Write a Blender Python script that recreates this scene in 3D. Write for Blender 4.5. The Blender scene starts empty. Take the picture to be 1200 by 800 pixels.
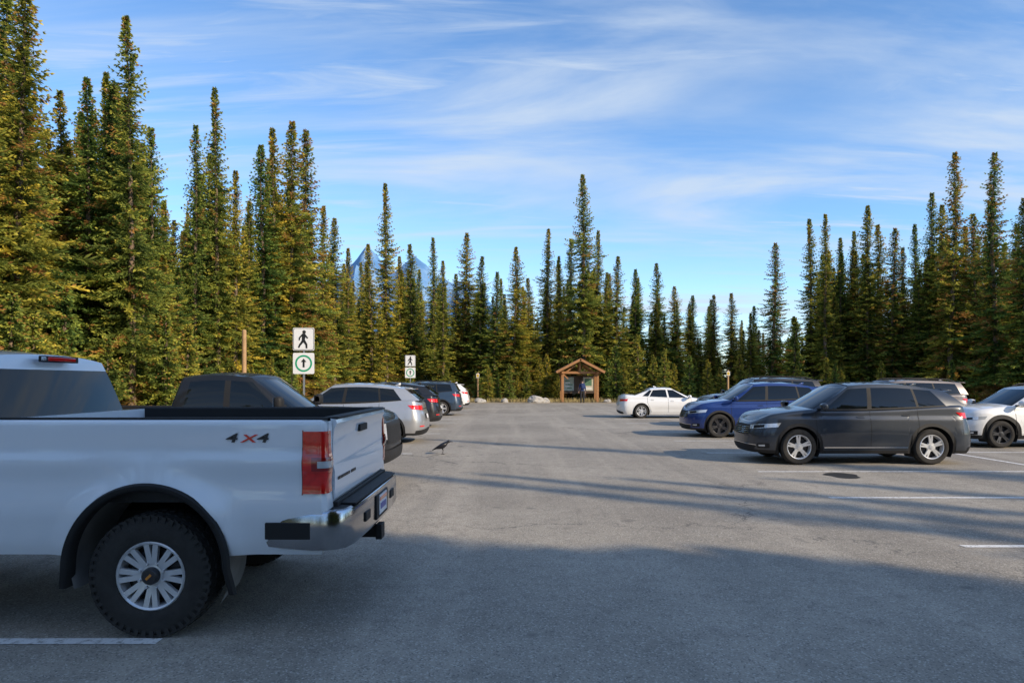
import bpy, bmesh, math, random
import numpy as np
from mathutils import Vector, Matrix
random.seed(7); RNG=np.random.default_rng(11)
C=bpy.context.scene.collection
# ---------------------------------------------------------------- materials
def nmat(name):
    m=bpy.data.materials.new(name); m.use_nodes=True
    nt=m.node_tree; b=nt.nodes['Principled BSDF']; return m,nt,b
def mat(name,col,rough=.5,metal=0,coat=0,noise=.12,ns=6,bump=0,bs=60,spec=.5,rn=0):
    m,nt,b=nmat(name); N=nt.nodes; L=nt.links
    tc=N.new('ShaderNodeTexCoord'); n=N.new('ShaderNodeTexNoise'); n.inputs['Scale'].default_value=ns; n.inputs['Detail'].default_value=6
    L.new(tc.outputs['Object'],n.inputs['Vector'])
    mx=N.new('ShaderNodeMix'); mx.data_type='RGBA'
    mx.inputs[6].default_value=(*[max(0,c*(1-noise)) for c in col],1); mx.inputs[7].default_value=(*[min(1,c*(1+noise)) for c in col],1)
    L.new(n.outputs['Fac'],mx.inputs[0]); L.new(mx.outputs[2],b.inputs['Base Color'])
    b.inputs['Roughness'].default_value=rough; b.inputs['Metallic'].default_value=metal
    b.inputs['Coat Weight'].default_value=coat; b.inputs['Coat Roughness'].default_value=.03
    b.inputs['Specular IOR Level'].default_value=spec
    if bump:
        n2=N.new('ShaderNodeTexNoise'); n2.inputs['Scale'].default_value=bs; L.new(tc.outputs['Object'],n2.inputs['Vector'])
        bp=N.new('ShaderNodeBump'); bp.inputs['Strength'].default_value=bump; bp.inputs['Distance'].default_value=.02
        L.new(n2.outputs['Fac'],bp.inputs['Height']); L.new(bp.outputs['Normal'],b.inputs['Normal'])
    return m
def paint(name,col,metal=0.0,rough=.35,dust=.45,coat=1,spec=.5):
    m,nt,b=nmat(name); N=nt.nodes; L=nt.links
    tc=N.new('ShaderNodeTexCoord'); n=N.new('ShaderNodeTexNoise'); n.inputs['Scale'].default_value=2.5; n.inputs['Detail'].default_value=8
    L.new(tc.outputs['Object'],n.inputs['Vector'])
    sp=N.new('ShaderNodeSeparateXYZ'); L.new(tc.outputs['Object'],sp.inputs[0])
    mr=N.new('ShaderNodeMapRange'); mr.inputs[1].default_value=.85; mr.inputs[2].default_value=.25; mr.inputs[3].default_value=.0; mr.inputs[4].default_value=dust
    L.new(sp.outputs['Z'],mr.inputs[0])
    mu=N.new('ShaderNodeMath'); mu.operation='MULTIPLY'; L.new(mr.outputs[0],mu.inputs[0]); L.new(n.outputs['Fac'],mu.inputs[1])
    mx=N.new('ShaderNodeMix'); mx.data_type='RGBA'; mx.inputs[6].default_value=(*col,1); mx.inputs[7].default_value=(.20,.17,.14,1)
    L.new(mu.outputs[0],mx.inputs[0]); L.new(mx.outputs[2],b.inputs['Base Color'])
    b.inputs['Metallic'].default_value=metal; b.inputs['Roughness'].default_value=rough
    mc=N.new('ShaderNodeMath'); mc.operation='MULTIPLY_ADD'; mc.inputs[1].default_value=.5; mc.inputs[2].default_value=.03
    L.new(mu.outputs[0],mc.inputs[0]); L.new(mc.outputs[0],b.inputs['Coat Roughness'])
    b.inputs['Coat Weight'].default_value=coat; b.inputs['Specular IOR Level'].default_value=spec
    return m
M_glass=mat('car_glass',(.006,.008,.009),rough=.03,noise=.1,coat=0,spec=.5)
M_black=mat('black_plastic',(.018,.018,.019),rough=.6,bump=.15,bs=200,spec=.3)
M_dark=mat('dark_underbody',(.012,.012,.012),rough=.9)
M_well=mat('wheel_liner',(.22,.215,.21),rough=.9,noise=.5)
M_tire=mat('tire_rubber',(.040,.038,.036),rough=.85,noise=.4,ns=14,bump=.2,bs=120,spec=.25)
M_rim=mat('alloy',(.70,.71,.73),rough=.28,metal=.45,noise=.12)
M_rimd=mat('alloy_dark',(.06,.06,.065),rough=.35,metal=.6)
M_chrome=mat('chrome',(.62,.63,.66),rough=.14,metal=1,noise=.05)
M_bump=mat('bumper_chrome',(.42,.43,.46),rough=.16,metal=1,noise=.15,ns=3)
M_head=mat('headlamp',(.62,.65,.68),rough=.08,metal=.35,coat=1,noise=.35,ns=22)
M_red=mat('tail_lamp',(.70,.014,.012),rough=.15,coat=1,noise=.35,ns=25)
M_red2=mat('tail_lamp_dark',(.28,.006,.008),rough=.15,coat=1,noise=.3,ns=30)
M_amber=mat('amber_lamp',(.7,.25,.03),rough=.15,coat=1)
M_plate=mat('licence_plate',(.75,.75,.76),rough=.4,noise=.05)
M_blue=mat('plate_blue',(.04,.08,.35),rough=.4)
M_wood=mat('wood_timber',(.36,.17,.065),rough=.7,noise=.35,ns=9,bump=.3,bs=40)
M_wdark=mat('wood_board_dark',(.07,.045,.03),rough=.8,noise=.35,ns=9)
M_wood2=mat('wood_post',(.42,.26,.13),rough=.8,noise=.3,ns=12)
M_shing=mat('roof_shingle',(.15,.115,.09),rough=.9,noise=.5,ns=9,bump=.5,bs=25)
M_white=mat('sign_white',(.80,.80,.80),rough=.4,noise=.04)
M_signk=mat('sign_black',(.012,.012,.012),rough=.5)
M_green=mat('sign_green',(.01,.32,.16),rough=.4)
M_steel=mat('galvanised_steel',(.42,.43,.44),rough=.45,metal=.7)
M_skin=mat('skin',(.55,.33,.24),rough=.5,noise=.06)
M_jacket=mat('navy_jacket',(.02,.04,.13),rough=.85,noise=.3)
M_pants=mat('dark_trousers',(.02,.021,.026),rough=.9,noise=.3)
M_hair=mat('hair',(.03,.018,.01),rough=.7)
M_crow=mat('crow_feathers',(.010,.010,.014),rough=.35,noise=.4,ns=30)
M_rock=mat('rock',(.38,.36,.33),rough=.9,noise=.4,ns=3,bump=.8,bs=12)
M_liner=mat('bed_liner',(.03,.03,.031),rough=.8,bump=.3)
# ---------------------------------------------------------------- mesh accumulator
class Acc:
    def __init__(s): s.v=[];s.f=[];s.m=[]
    def add(s,vs,fs,mi=0):
        o=len(s.v); s.v.extend([tuple(map(float,v)) for v in vs])
        for k,f in enumerate(fs):
            s.f.append([o+i for i in f]); s.m.append(mi[k] if isinstance(mi,(list,tuple)) else mi)
    def grid(s,P,mi=0):
        n=len(P);m=len(P[0]); vs=[p for r in P for p in r]; fs=[];ms=[]
        for i in range(n-1):
            for j in range(m-1):
                fs.append((i*m+j,i*m+j+1,(i+1)*m+j+1,(i+1)*m+j)); ms.append(mi(i,j) if callable(mi) else mi)
        s.add(vs,fs,ms)
    def box(s,c,sz,mi=0,rot=None,taper=None):
        vs=[]
        for dx in(-.5,.5):
            for dy in(-.5,.5):
                for dz in(-.5,.5):
                    k=1 if not taper or dz<0 else taper
                    p=Vector((dx*sz[0]*k,dy*sz[1]*k,dz*sz[2]))
                    if rot is not None: p=rot@p
                    vs.append((p.x+c[0],p.y+c[1],p.z+c[2]))
        s.add(vs,[(0,1,3,2),(4,6,7,5),(0,4,5,1),(2,3,7,6),(0,2,6,4),(1,5,7,3)],mi)
    def tube(s,p0,p1,r0,r1=None,n=10,mi=0,cap=True):
        r1=r0 if r1 is None else r1
        p0=Vector(p0);p1=Vector(p1);d=(p1-p0).normalized(); a=d.orthogonal().normalized(); b=d.cross(a)
        vs=[]
        for p,r in((p0,r0),(p1,r1)):
            for i in range(n):
                t=2*math.pi*i/n; q=p+a*math.cos(t)*r+b*math.sin(t)*r; vs.append(tuple(q))
        fs=[(i,(i+1)%n,n+(i+1)%n,n+i) for i in range(n)]
        if cap: fs+= [tuple(range(n))[::-1],tuple(range(n,2*n))]
        s.add(vs,fs,mi)
    def lathe(s,prof,n=32,mi=0):
        P=[]
        for r,a in prof:
            P.append([(r*math.cos(2*math.pi*i/n),a,r*math.sin(2*math.pi*i/n)) for i in range(n+1)])
        s.grid(P,mi)
    def loft(s,rings,n=12,mi=0):
        P=[]
        for x,y,z,ry,rz in rings:
            P.append([(x,y+ry*math.cos(2*math.pi*i/n),z+rz*math.sin(2*math.pi*i/n)) for i in range(n+1)])
        s.grid(P,mi)
    def obj(s,name,mats,parent=None,merge=1e-4,sharp=38,bevel=0,smooth=True,seg=2):
        me=bpy.data.meshes.new(name); me.from_pydata(s.v,[],s.f)
        for m in mats: me.materials.append(m)
        me.polygons.foreach_set('material_index',s.m)
        bm=bmesh.new(); bm.from_mesh(me)
        if merge: bmesh.ops.remove_doubles(bm,verts=bm.verts,dist=merge)
        bmesh.ops.recalc_face_normals(bm,faces=bm.faces); bm.to_mesh(me); bm.free()
        if smooth:
            me.polygons.foreach_set('use_smooth',[True]*len(me.polygons)); me.set_sharp_from_angle(angle=math.radians(sharp))
        o=bpy.data.objects.new(name,me); C.objects.link(o)
        if parent: o.parent=parent
        if bevel:
            b=o.modifiers.new('Bevel','BEVEL'); b.width=bevel; b.segments=seg; b.limit_method='ANGLE'; b.harden_normals=False
        return o
def empty(name,loc=(0,0,0),rot=0):
    e=bpy.data.objects.new(name,None); e.location=loc; e.rotation_euler=(0,0,rot); e.empty_display_size=.3; C.objects.link(e); return e
# ---------------------------------------------------------------- vehicle panels
def smoothf(pts,sig=.07):
    pts=sorted(pts); xs=np.array([p[0] for p in pts]);zs=np.array([p[1] for p in pts])
    X=np.arange(xs[0]-.5,xs[-1]+.5,.02); Z=np.interp(X,xs,zs)
    k=np.exp(-((np.arange(-15,16)*.02)/sig)**2/2);k/=k.sum()
    Zp=np.pad(Z,15,mode='edge'); Z2=np.convolve(Zp,k,mode='valid')
    return lambda x: float(np.interp(x,X,Z2))
class Panel:
    def __init__(s,pts,ins,ztop):
        P=np.array(pts,float); d=np.hypot(*np.diff(P,axis=0).T); keep=np.r_[True,d>1e-6]; P=P[keep]
        S=np.r_[0,np.cumsum(np.hypot(*np.diff(P,axis=0).T))]
        n=700; s.S=np.linspace(0,S[-1],n); s.x=np.interp(s.S,S,P[:,0]); s.y=np.interp(s.S,S,P[:,1])
        dx=np.gradient(s.x);dy=np.gradient(s.y);l=np.hypot(dx,dy); s.nx=dy/l; s.ny=-dx/l
        k=np.ones(9)/9
        s.nx=np.convolve(np.pad(s.nx,4,mode='edge'),k,mode='valid'); s.ny=np.convolve(np.pad(s.ny,4,mode='edge'),k,mode='valid')
        if abs(s.y[0])<1e-3: s.nx[0]=1;s.ny[0]=0
        if abs(s.y[-1])<1e-3: s.nx[-1]=-1;s.ny[-1]=0
        s.ins=ins;s.zt=ztop
        s.im=int(np.argmax(s.y>=s.y.max()-1e-4)); 
    def pos(s,t,z,off=0):
        x=np.interp(t,s.S,s.x);y=np.interp(t,s.S,s.y);nx=np.interp(t,s.S,s.nx);ny=np.interp(t,s.S,s.ny)
        i=s.ins(x,z,nx,ny,s.zt(x))
        return (x-nx*(i-off),max(0,y-ny*(i-off)) if y>1e-4 else 0.0,z)
    def sX(s,x): return float(np.interp(-x,-s.x,s.S))
    def sY(s,y): 
        k=s.im+1; return float(np.interp(y,s.y[:k],s.S[:k]))
    def sYr(s,y):
        j=len(s.y)-1-int(np.argmax(s.y[::-1]>=s.y.max()-1e-4)); return float(np.interp(-y,-s.y[j:],s.S[j:]))
def patch(acc,pn,c,n,m,off,mi,both=True):
    (a,b,cc,d)=c
    P=[]
    for i in range(n+1):
        u=i/n; row=[]
        for j in range(m+1):
            v=j/m
            t=(a[0]*(1-u)+b[0]*u)*(1-v)+(d[0]*(1-u)+cc[0]*u)*v
            z=(a[1]*(1-u)+b[1]*u)*(1-v)+(d[1]*(1-u)+cc[1]*u)*v
            row.append(pn.pos(t,z,off))
        P.append(row)
    acc.grid(P,mi)
    if both: acc.grid([[(x,-y,z) for x,y,z in r] for r in P],mi)
def outline(Xf,Xr,W,af,nf,ar,nr):
    pts=[]
    for t in np.linspace(0,math.pi/2,1500): pts.append((Xf-af+af*math.cos(t)**(2/nf),W*math.sin(t)**(2/nf)))
    for t in np.linspace(0,math.pi/2,1500): pts.append((Xr+ar-ar*math.sin(t)**(2/nr),W*max(0,math.cos(t))**(2/nr)))
    return pts
def build_shell(pn,Xf,Xr,arches,sill,clad,NLt,acc,lid=True,crown=.06,W=.9,mats=(0,1)):
    ss=[]
    fx=pn.sX(Xf-.5)
    ss+=list(np.linspace(0,fx,16)); rx=pn.sX(Xr+.35); ss+=list(np.linspace(fx,rx,34)); ss+=list(np.linspace(rx,pn.S[-1],12))
    arch_s=[]
    for xc,zc,Ra in arches:
        for th in np.linspace(0,math.pi,21): arch_s.append(pn.sX(xc+Ra*math.cos(th)))
        arch_s+= [pn.sX(xc+Ra+.002),pn.sX(xc-Ra-.002)]
        for e in(.4,.8,1.0,1.03): arch_s+= [pn.sX(xc+Ra+clad*e),pn.sX(xc-Ra-clad*e)]
    ss=[q for q in ss if all(abs(q-a)>.02 for a in arch_s)]+arch_s; ss=sorted(set(ss))
    P=[]
    for t in ss:
        x=float(np.interp(t,pn.S,pn.x)); zb=sill; zn=sill+clad
        for xc,zc,Ra in arches:
            d=abs(x-xc)
            if d<=Ra+.0009: zb=max(zb,zc+math.sqrt(max(0,Ra*Ra-d*d)))
            if d<Ra+clad: zn=max(zn,zc+math.sqrt(max(0,(Ra+clad)**2-d*d)))
        zt=pn.zt(x); row=[pn.pos(t,zb-.0)]
        for k in NLt: row.append(pn.pos(t,zn+(zt-zn)*k))
        P.append(row)
    mf=lambda i,j: mats[1] if j==0 else mats[0]
    acc.grid(P,mf); acc.grid([[(x,-y,z) for x,y,z in r] for r in P],mf)
    if lid:
        G=[]
        for r in P:
            x,y,z=r[-1]; G.append([(x,y*u,z+crown*(1-u*u)*min(1,y/W)) for u in (1,.93,.8,.6,.3,0,-.3,-.6,-.8,-.93,-1)])
        acc.grid(G,mats[0])
NL=[0,.08,.16,.25,.34,.42,.5,.56,.62,.66,.70,.74,.78,.82,.86,.90,.94,.97,.985,1]
def greenhouse(acc,ztop,fb,ft,rb,rt,Wb,Wt,cols,roof,bow=.14,crown=.05,g=2,p=0,k=1,rearfrac=.86,zoff=-.025,v1=.86,end_taper=.0):
    loop=[]
    yA,yT=Wb*.90,Wt*.90
    for u in np.linspace(0,1,8): loop.append([fb-bow*u*u,yA*u,ft-bow*.6*u*u,yT*u,'g'])
    loop[-1][4]='p'
    loop.append([cols[0][0]+.10,Wb*.97,cols[0][1]+.05,Wt*.975,'p'])
    for i,(xb,xt,kd) in enumerate(cols):
        tp=lambda x:1-end_taper*max(0,(-x-.3)/1.6)**2
        if i<len(cols)-1:
            nb=cols[i+1]; n=3 if abs(nb[0]-xb)>.3 else 1
            for q in range(n):
                X=xb+(nb[0]-xb)*q/n; loop.append([X,Wb*tp(X),xt+(nb[1]-xt)*q/n,Wt*tp(X),kd])
        else: loop.append([xb,Wb*.99*tp(xb),xt,Wt*tp(xb),kd])
    loop.append([rb+.05,Wb*.95*(1-end_taper),rt+.04,Wt*.96*(1-end_taper),'p'])
    for u in np.linspace(1,0,7): loop.append([rb+.03*u*u-0.0,Wb*rearfrac*u*(1-end_taper),rt+.03*u*u,Wt*rearfrac*u*(1-end_taper),'r'])
    V=[0,.06,.25,.5,.7,v1,.94,1]
    P=[]
    for xb,yb,xt,yt,kd in loop:
        zb=ztop(xb)+zoff; z1=roof(xt)-crown; row=[]
        sidew=1 if yb>=Wb*.8 else 0
        if not sidew: zb=ztop(xb)+zoff*.5
        for v in V:
            bl=.07*v*(1-v)
            y=yb*(1-v)+yt*v+bl*sidew
            row.append((xb*(1-v)+xt*v,y if yb>1e-6 else 0,zb*(1-v)+z1*v))
        P.append(row)
    kinds=[l[4] for l in loop]
    def mf(i,j):
        kd=kinds[i]
        if kd in('g','w','r'):
            if j==0: return k
            top= len(V)-2 if kd=='g' else V.index(v1)
            if j<top: return g
            return p
        if kd=='b': return k if j<V.index(v1) else p
        return p
    acc.grid(P,mf); acc.grid([[(x,-y,z) for x,y,z in r] for r in P],mf)
    G=[]
    for r in P:
        x,y,z=r[-1]; w=min(1,y/Wt)
        G.append([(x,y*u,z+crown*(1-abs(u)**2.5)*w) for u in (1,.95,.85,.65,.35,0,-.35,-.65,-.85,-.95,-1)])
    acc.grid(G,p)
def make_wheel_mesh(name,R,rim,w,style='5',rimmat=None,tread=False):
    a=Acc(); h=w/2; rm=1
    a.lathe([(rim-.004,h-.012),(rim+.012,h-.002),(rim+(R-rim)*.35,h+.004),(rim+(R-rim)*.7,h),(R-.022,h-.014),(R-.006,h-.03),(R,h-.05),(R,-h+.05),(R-.02,-h+.01),(rim,-h)],48,0)
    a.lathe([(rim-.004,h-.012),(rim-.012,h-.004),(rim-.024,h-.012),(rim-.032,h-.05),(rim-.045,-h+.02)],40,1)
    a.lathe([(rim-.03,h-.10),(.001,h-.10)],32,2)
    a.lathe([(rim*.72,h-.09),(rim*.72,h-.085),(.05,h-.085)],28,3)
    a.lathe([(.085*rim/.23,h-.07),(.08*rim/.23,h-.035),(.04,h-.028),(.035,h-.018),(.001,h-.016)],20,1)
    def spoke(th,wi,wo,twist=0):
        vs=[]
        for r,wd,aa,tw in((.05,wi,h-.036,0),(rim*.55,(wi+wo)/2,h-.022,twist*.5),(rim-.014,wo,h-.012,twist)):
            for sgn in(-1,1):
                for dep in(0,-.03):
                    t2=th+tw; c2,s2=math.cos(t2),math.sin(t2)
                    x=r*c2-sgn*wd/2*s2; z=r*s2+sgn*wd/2*c2; vs.append((x,aa+dep,z))
        fs=[]
        for q in(0,4): fs+=[(q,q+2,q+6,q+4),(q,q+4,q+5,q+1),(q+2,q+3,q+7,q+6)]
        a.add(vs,fs,1)
    if style=='5':
        for i in range(5):
            spoke(i*2*math.pi/5+.3-.13,.045,.035,0); spoke(i*2*math.pi/5+.3+.13,.045,.035,0)
    elif style=='10':
        for i in range(10): spoke(i*2*math.pi/10,.04,.032,.12 if i%2 else -.12)
    else:
        for i in range(8):
            spoke(i*2*math.pi/8-.15,.034,.036,.0); spoke(i*2*math.pi/8+.15,.034,.036,.0)
        for i in range(8):
            t=i*2*math.pi/8+.39; a.tube((.083*math.cos(t),h-.06,.083*math.sin(t)),(.083*math.cos(t),h-.012,.083*math.sin(t)),.013,.01,6,1)
        a.lathe([(.058,h-.03),(.056,h+.0),(.045,h+.012),(.001,h+.014)],20,3)
        a.box((0,h+.016,0),(.045,.004,.016),4)
    if tread:
        n=46
        for i in range(n):
            t=2*math.pi*i/n
            for k,(off,ww) in enumerate(((-h+.045,.075),(-.035,.06),(.035,.06),(h-.045,.075))):
                tt=t+(.5 if k%2 else 0)*2*math.pi/n
                rot=Matrix.Rotation(-tt,3,'Y')@Matrix.Rotation((.35 if k in(1,2) else .1)*(1 if k<2 else -1),3,'X')
                rr=R-.004-(.008 if k in(0,3) else 0)
                a.box((rr*math.cos(tt),off,rr*math.sin(tt)),(.018,ww,.034),0,rot)
            rot=Matrix.Rotation(-t,3,'Y')
            a.box(((R-.03)*math.cos(t),h-.006,(R-.03)*math.sin(t)),(.045,.014,.028),0,rot)
    o=a.obj(name,[M_tire,rimmat or M_rim,M_dark,M_rimd,M_amber],merge=0,sharp=40)
    me=o.data; bpy.data.objects.remove(o); return me
def put_wheels(par,me,xs,y,R):
    for x in xs:
        for sg in(1,-1):
            o=bpy.data.objects.new('wheel',me); C.objects.link(o); o.parent=par; o.location=(x,sg*y,R)
            o.rotation_euler=(0,random.random()*1.2,0 if sg>0 else math.pi)
def wells(acc,arches,W,mi,dep=.36):
    for xc,zc,Ra in arches:
        for sg in(1,-1):
            P=[]
            for th in np.linspace(-.5,math.pi+.5,20):
                c,s_=math.cos(th),math.sin(th)
                P.append([(xc+(Ra+.012)*c,sg*(W-.035),zc+(Ra+.012)*s_),(xc+(Ra+.012)*c,sg*(W-dep),zc+(Ra+.012)*s_),(xc,sg*(W-dep),zc)])
            acc.grid(P,mi)
def mirror_part(par,x,W,z,pm,sz=(.13,.20,.14)):
    for sg in(1,-1):
        a=Acc(); n=10
        P=[]
        for k,(yy,sc) in enumerate(((0,.55),(.03,.85),(.08,1),(.15,1),(.19,.85),(.205,.5),(.207,.02))):
            P.append([(x+sz[0]/2*sc*math.copysign(abs(math.cos(t))**.7,math.cos(t)),sg*(W+.03+yy),z+sz[2]/2*sc*math.copysign(abs(math.sin(t))**.7,math.sin(t))) for t in np.linspace(0,2*math.pi,n*2+1)])
        a.grid(P,0); a.box((x+.01,sg*(W-.01),z-.05),(.07,.12,.03),1)
        a.box((x-sz[0]/2-.002,sg*(W+.13),z),(.006,.14,sz[2]*.75),2)
        a.obj('wing_mirror',[pm,M_black,M_chrome],par,sharp=50)
def car(name,wx,wy,rot,pm,kind='suv',L=4.6,W=.93,H=1.67,wb=2.7,fo=.93,R=.355,clad=.06,rails=False,wstyle='5',rimmat=None,cladmat=None,brightline=False,boxy=False):
    par=empty(name,(wx,wy,0),rot)
    Xf=wb/2+fo; Xr=Xf-L; sill=.23 if kind=='suv' else .19
    arches=[(wb/2,R,R+.055),(-wb/2,R,R+.055)]
    k=H/1.67
    if kind=='suv':
        fb=Xf-1.10; ft=fb-.88; rt=Xr+(.32 if boxy else .52); rb=Xr+.12
        zt=smoothf([(Xf,.50*H),(Xf-.06,.545*H),(Xf-.3,.60*H),(Xf-.8,.64*H),(fb-.1,.665*H),(0,.67*H),(-.9,.69*H),(Xr+.5,.72*H),(Xr+.12,.715*H),(Xr,.66*H)],.05)
        A0=fb-.34; B=-.06; cols=[(A0,ft-.12,'w'),(B,B-.07,'b'),(B-.09,B-.15,'w'),(-1.08*L/4.6,-1.02*L/4.6,'b'),(-1.13*L/4.6,-1.07*L/4.6,'w'),(Xr+.62,Xr+.92,'p'),(Xr+.36,Xr+.72,'p')]
        if boxy: cols[-2]=(Xr+.45,Xr+.60,'p'); cols[-1]=(Xr+.25,Xr+.42,'p')
        rr=.03 if boxy else .09
        roof=smoothf([(ft+.02,H-.055),(ft-.3,H-.012),(ft-.65,H),(ft-1.1,H-.008),(rt+.5,H-.025-rr*.5),(rt-.02,H-.06-rr)],.15)
        f58=.60*k
    else:
        fb=Xf-1.15; ft=fb-.95; rt=Xr+1.45; rb=Xr+.62
        zt=smoothf([(Xf,.44*H),(Xf-.06,.50*H),(Xf-.4,.575*H),(Xf-.9,.62*H),(fb-.1,.655*H),(0,.66*H),(rb+.2,.72*H),(Xr+.35,.745*H),(Xr+.08,.74*H),(Xr,.69*H)],.05)
        A0=fb-.32; B=-.05; cols=[(A0,ft-.14,'w'),(B,B-.08,'b'),(B-.08,B-.15,'w'),(-.98,-.75,'b'),(-1.03,-.79,'w'),(-1.32,-.88,'p'),(rb+.28,rt+.12,'p')]
        roof=smoothf([(ft+.02,H-.04),(ft-.5,H),(rt+.4,H-.02),(rt-.02,H-.06)],.15)
        f58=.52
    zcr=.565*H
    def ins(x,z,nx,ny,ztp):
        inner=max(0,1-(x/(wb/2-R))**4) if abs(x)<wb/2-R else 0
        side=.07*max(0,(.5-z)/.3)**2+.07*max(0,(z-.65*k)/.4)+.034*math.exp(-((z-.46*k)/.13)**2)*inner+.018/(1+math.exp(-(z-zcr)/.010))
        fr=.10*max(0,(.42-z)/.22)**2+.14*max(0,(z-f58)/.35)
        re=.09*max(0,(.42-z)/.2)**2+.08*max(0,(z-.6)/.4)+.02/(1+math.exp(-(z-.50*H)/.012))
        i=ny*ny*side+nx*nx*(fr if nx>0 else re); r=.075; d=ztp-z
        if d<r: i+=r-math.sqrt(max(0,r*r-(r-d)**2))
        return i
    pn=Panel(outline(Xf,Xr,W,.78,2.8,.45,3.0),ins,zt)
    a=Acc()
    build_shell(pn,Xf,Xr,arches,sill,clad,NL,a,crown=.055,W=W)
    greenhouse(a,zt,fb,ft,rb,rt,W-.09,W-.28,cols,roof,end_taper=.07 if kind=='suv' else .05)
    a.obj('body',[pm,cladmat or (M_black if kind=='suv' else pm),M_glass],par,sharp=32)
    b=Acc(); wells(b,arches,W,0); b.box(((Xf+Xr)/2,0,.40),(L-.5,2*(W-.37),.36),1)
    for x in arches: b.tube((x[0],-(W-.2),R),(x[0],W-.2,R),.04,n=8,mi=1)
    b.obj('underbody',[M_dark,M_dark],par)
    d=Acc(); hz=zt(Xf-.3)
    if kind=='suv':
        h0,h1=.40*H,.46*H
        patch(d,pn,[(pn.sY(W*.50),h0+.03),(pn.sX(Xf-.50),h0+.095),(pn.sX(Xf-.56),h1+.075),(pn.sY(W*.47),h1+.015)],12,4,.006,0)
        patch(d,pn,[(pn.sY(W*.62),h0+.05),(pn.sX(Xf-.24),h0+.085),(pn.sX(Xf-.24),h1+.035),(pn.sY(W*.60),h1+.012)],8,3,.009,5)
        patch(d,pn,[(0,h0-.09),(pn.sY(W*.54),h0-.05),(pn.sY(W*.46),h1+.015),(0,h1+.03)],8,6,.005,1)
        for q in range(4):
            z=h0-.055+q*.038; patch(d,pn,[(0,z),(pn.sY(W*.48),z+.01),(pn.sY(W*.48),z+.018),(0,z+.008)],6,1,.011,2)
        patch(d,pn,[(pn.sY(W*.0),.27),(pn.sY(W*.62),.28),(pn.sY(W*.70),.38),(0,.40)],8,3,.006,1)
        patch(d,pn,[(0,.405),(pn.sY(W*.72),.385),(pn.sY(W*.72),.40),(0,.42)],8,1,.010,2)
        patch(d,pn,[(pn.sY(W*.74),.33),(pn.sY(W*.92),.34),(pn.sY(W*.92),.44),(pn.sY(W*.74),.43)],4,2,.006,1)
        patch(d,pn,[(pn.sY(W*.77),.37),(pn.sY(W*.87),.37),(pn.sY(W*.87),.41),(pn.sY(W*.77),.40)],3,2,.010,0)
        t0,t1=.535*H,.63*H
        patch(d,pn,[(pn.sX(Xr+.34),t0+.05),(pn.sYr(W*.50),t0+.01),(pn.sYr(W*.46),t1-.02),(pn.sX(Xr+.46),t1)],12,4,.008,3)
        patch(d,pn,[(pn.sYr(W*.48),t0+.035),(pn.S[-1],t0+.035),(pn.S[-1],t0+.055),(pn.sYr(W*.48),t0+.055)],6,1,.008,2)
        patch(d,pn,[(pn.sYr(W*.40),.40*H),(pn.S[-1],.40*H),(pn.S[-1],.48*H),(pn.sYr(W*.40),.48*H)],3,2,.004,1)
        patch(d,pn,[(pn.sYr(.16),.405*H),(pn.S[-1],.405*H),(pn.S[-1],.475*H),(pn.sYr(.16),.475*H)],3,2,.010,4)
        patch(d,pn,[(pn.sX(Xr+.25),.24),(pn.S[-1],.24),(pn.S[-1],.42),(pn.sX(Xr+.22),.36)],12,3,.005,1)
        patch(d,pn,[(pn.sYr(W*.86),.46),(pn.sYr(W*.62),.46),(pn.sYr(W*.62),.495),(pn.sYr(W*.86),.495)],3,1,.009,3)
        if brightline: patch(d,pn,[(pn.sX(.85),sill+clad+.05),(pn.sX(-.85),sill+clad+.05),(pn.sX(-.85),sill+clad+.075),(pn.sX(.85),sill+clad+.075)],14,1,.008,2)
    else:
        patch(d,pn,[(pn.sY(W*.52),.56),(pn.sX(Xf-.44),.64),(pn.sX(Xf-.47),.70),(pn.sY(W*.5),.62)],12,3,.006,0)
        patch(d,pn,[(0,.26),(pn.sY(W*.66),.27),(pn.sY(W*.5),.50),(0,.52)],8,5,.005,1)
        patch(d,pn,[(pn.sX(Xr+.34),.80),(pn.sYr(W*.42),.78),(pn.sYr(W*.42),.88),(pn.sX(Xr+.38),.90)],12,3,.008,3)
        patch(d,pn,[(pn.sYr(.17),.60),(pn.S[-1],.60),(pn.S[-1],.70),(pn.sYr(.17),.70)],3,2,.01,4)
        patch(d,pn,[(pn.sX(Xr+.15),.21),(pn.S[-1],.21),(pn.S[-1],.36),(pn.sX(Xr+.12),.30)],10,3,.004,1)
    belt=lambda x: zt(x)-.05
    dr=[A0+.16,B-.045,-1.02*L/4.6 if kind=='suv' else -1.0]
    for q,x in enumerate(dr):
        zb=sill+clad+.02
        if q==2: 
            patch(d,pn,[(pn.sX(x+.14),zb),(pn.sX(x+.130),zb),(pn.sX(x-.070),R+.40),(pn.sX(x-.06),R+.40)],1,10,.0015,5)
            patch(d,pn,[(pn.sX(x-.06),R+.40),(pn.sX(x-.070),R+.40),(pn.sX(x-.070),belt(x)),(pn.sX(x-.06),belt(x))],1,6,.0015,5)
        else: patch(d,pn,[(pn.sX(x),zb),(pn.sX(x-.010),zb),(pn.sX(x-.010),belt(x)),(pn.sX(x),belt(x))],1,14,.0015,5)
    patch(d,pn,[(pn.sX(dr[0]),sill+clad+.02),(pn.sX(dr[2]+.13),sill+clad+.02),(pn.sX(dr[2]+.13),sill+clad+.027),(pn.sX(dr[0]),sill+clad+.027)],14,1,.0015,5)
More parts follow.
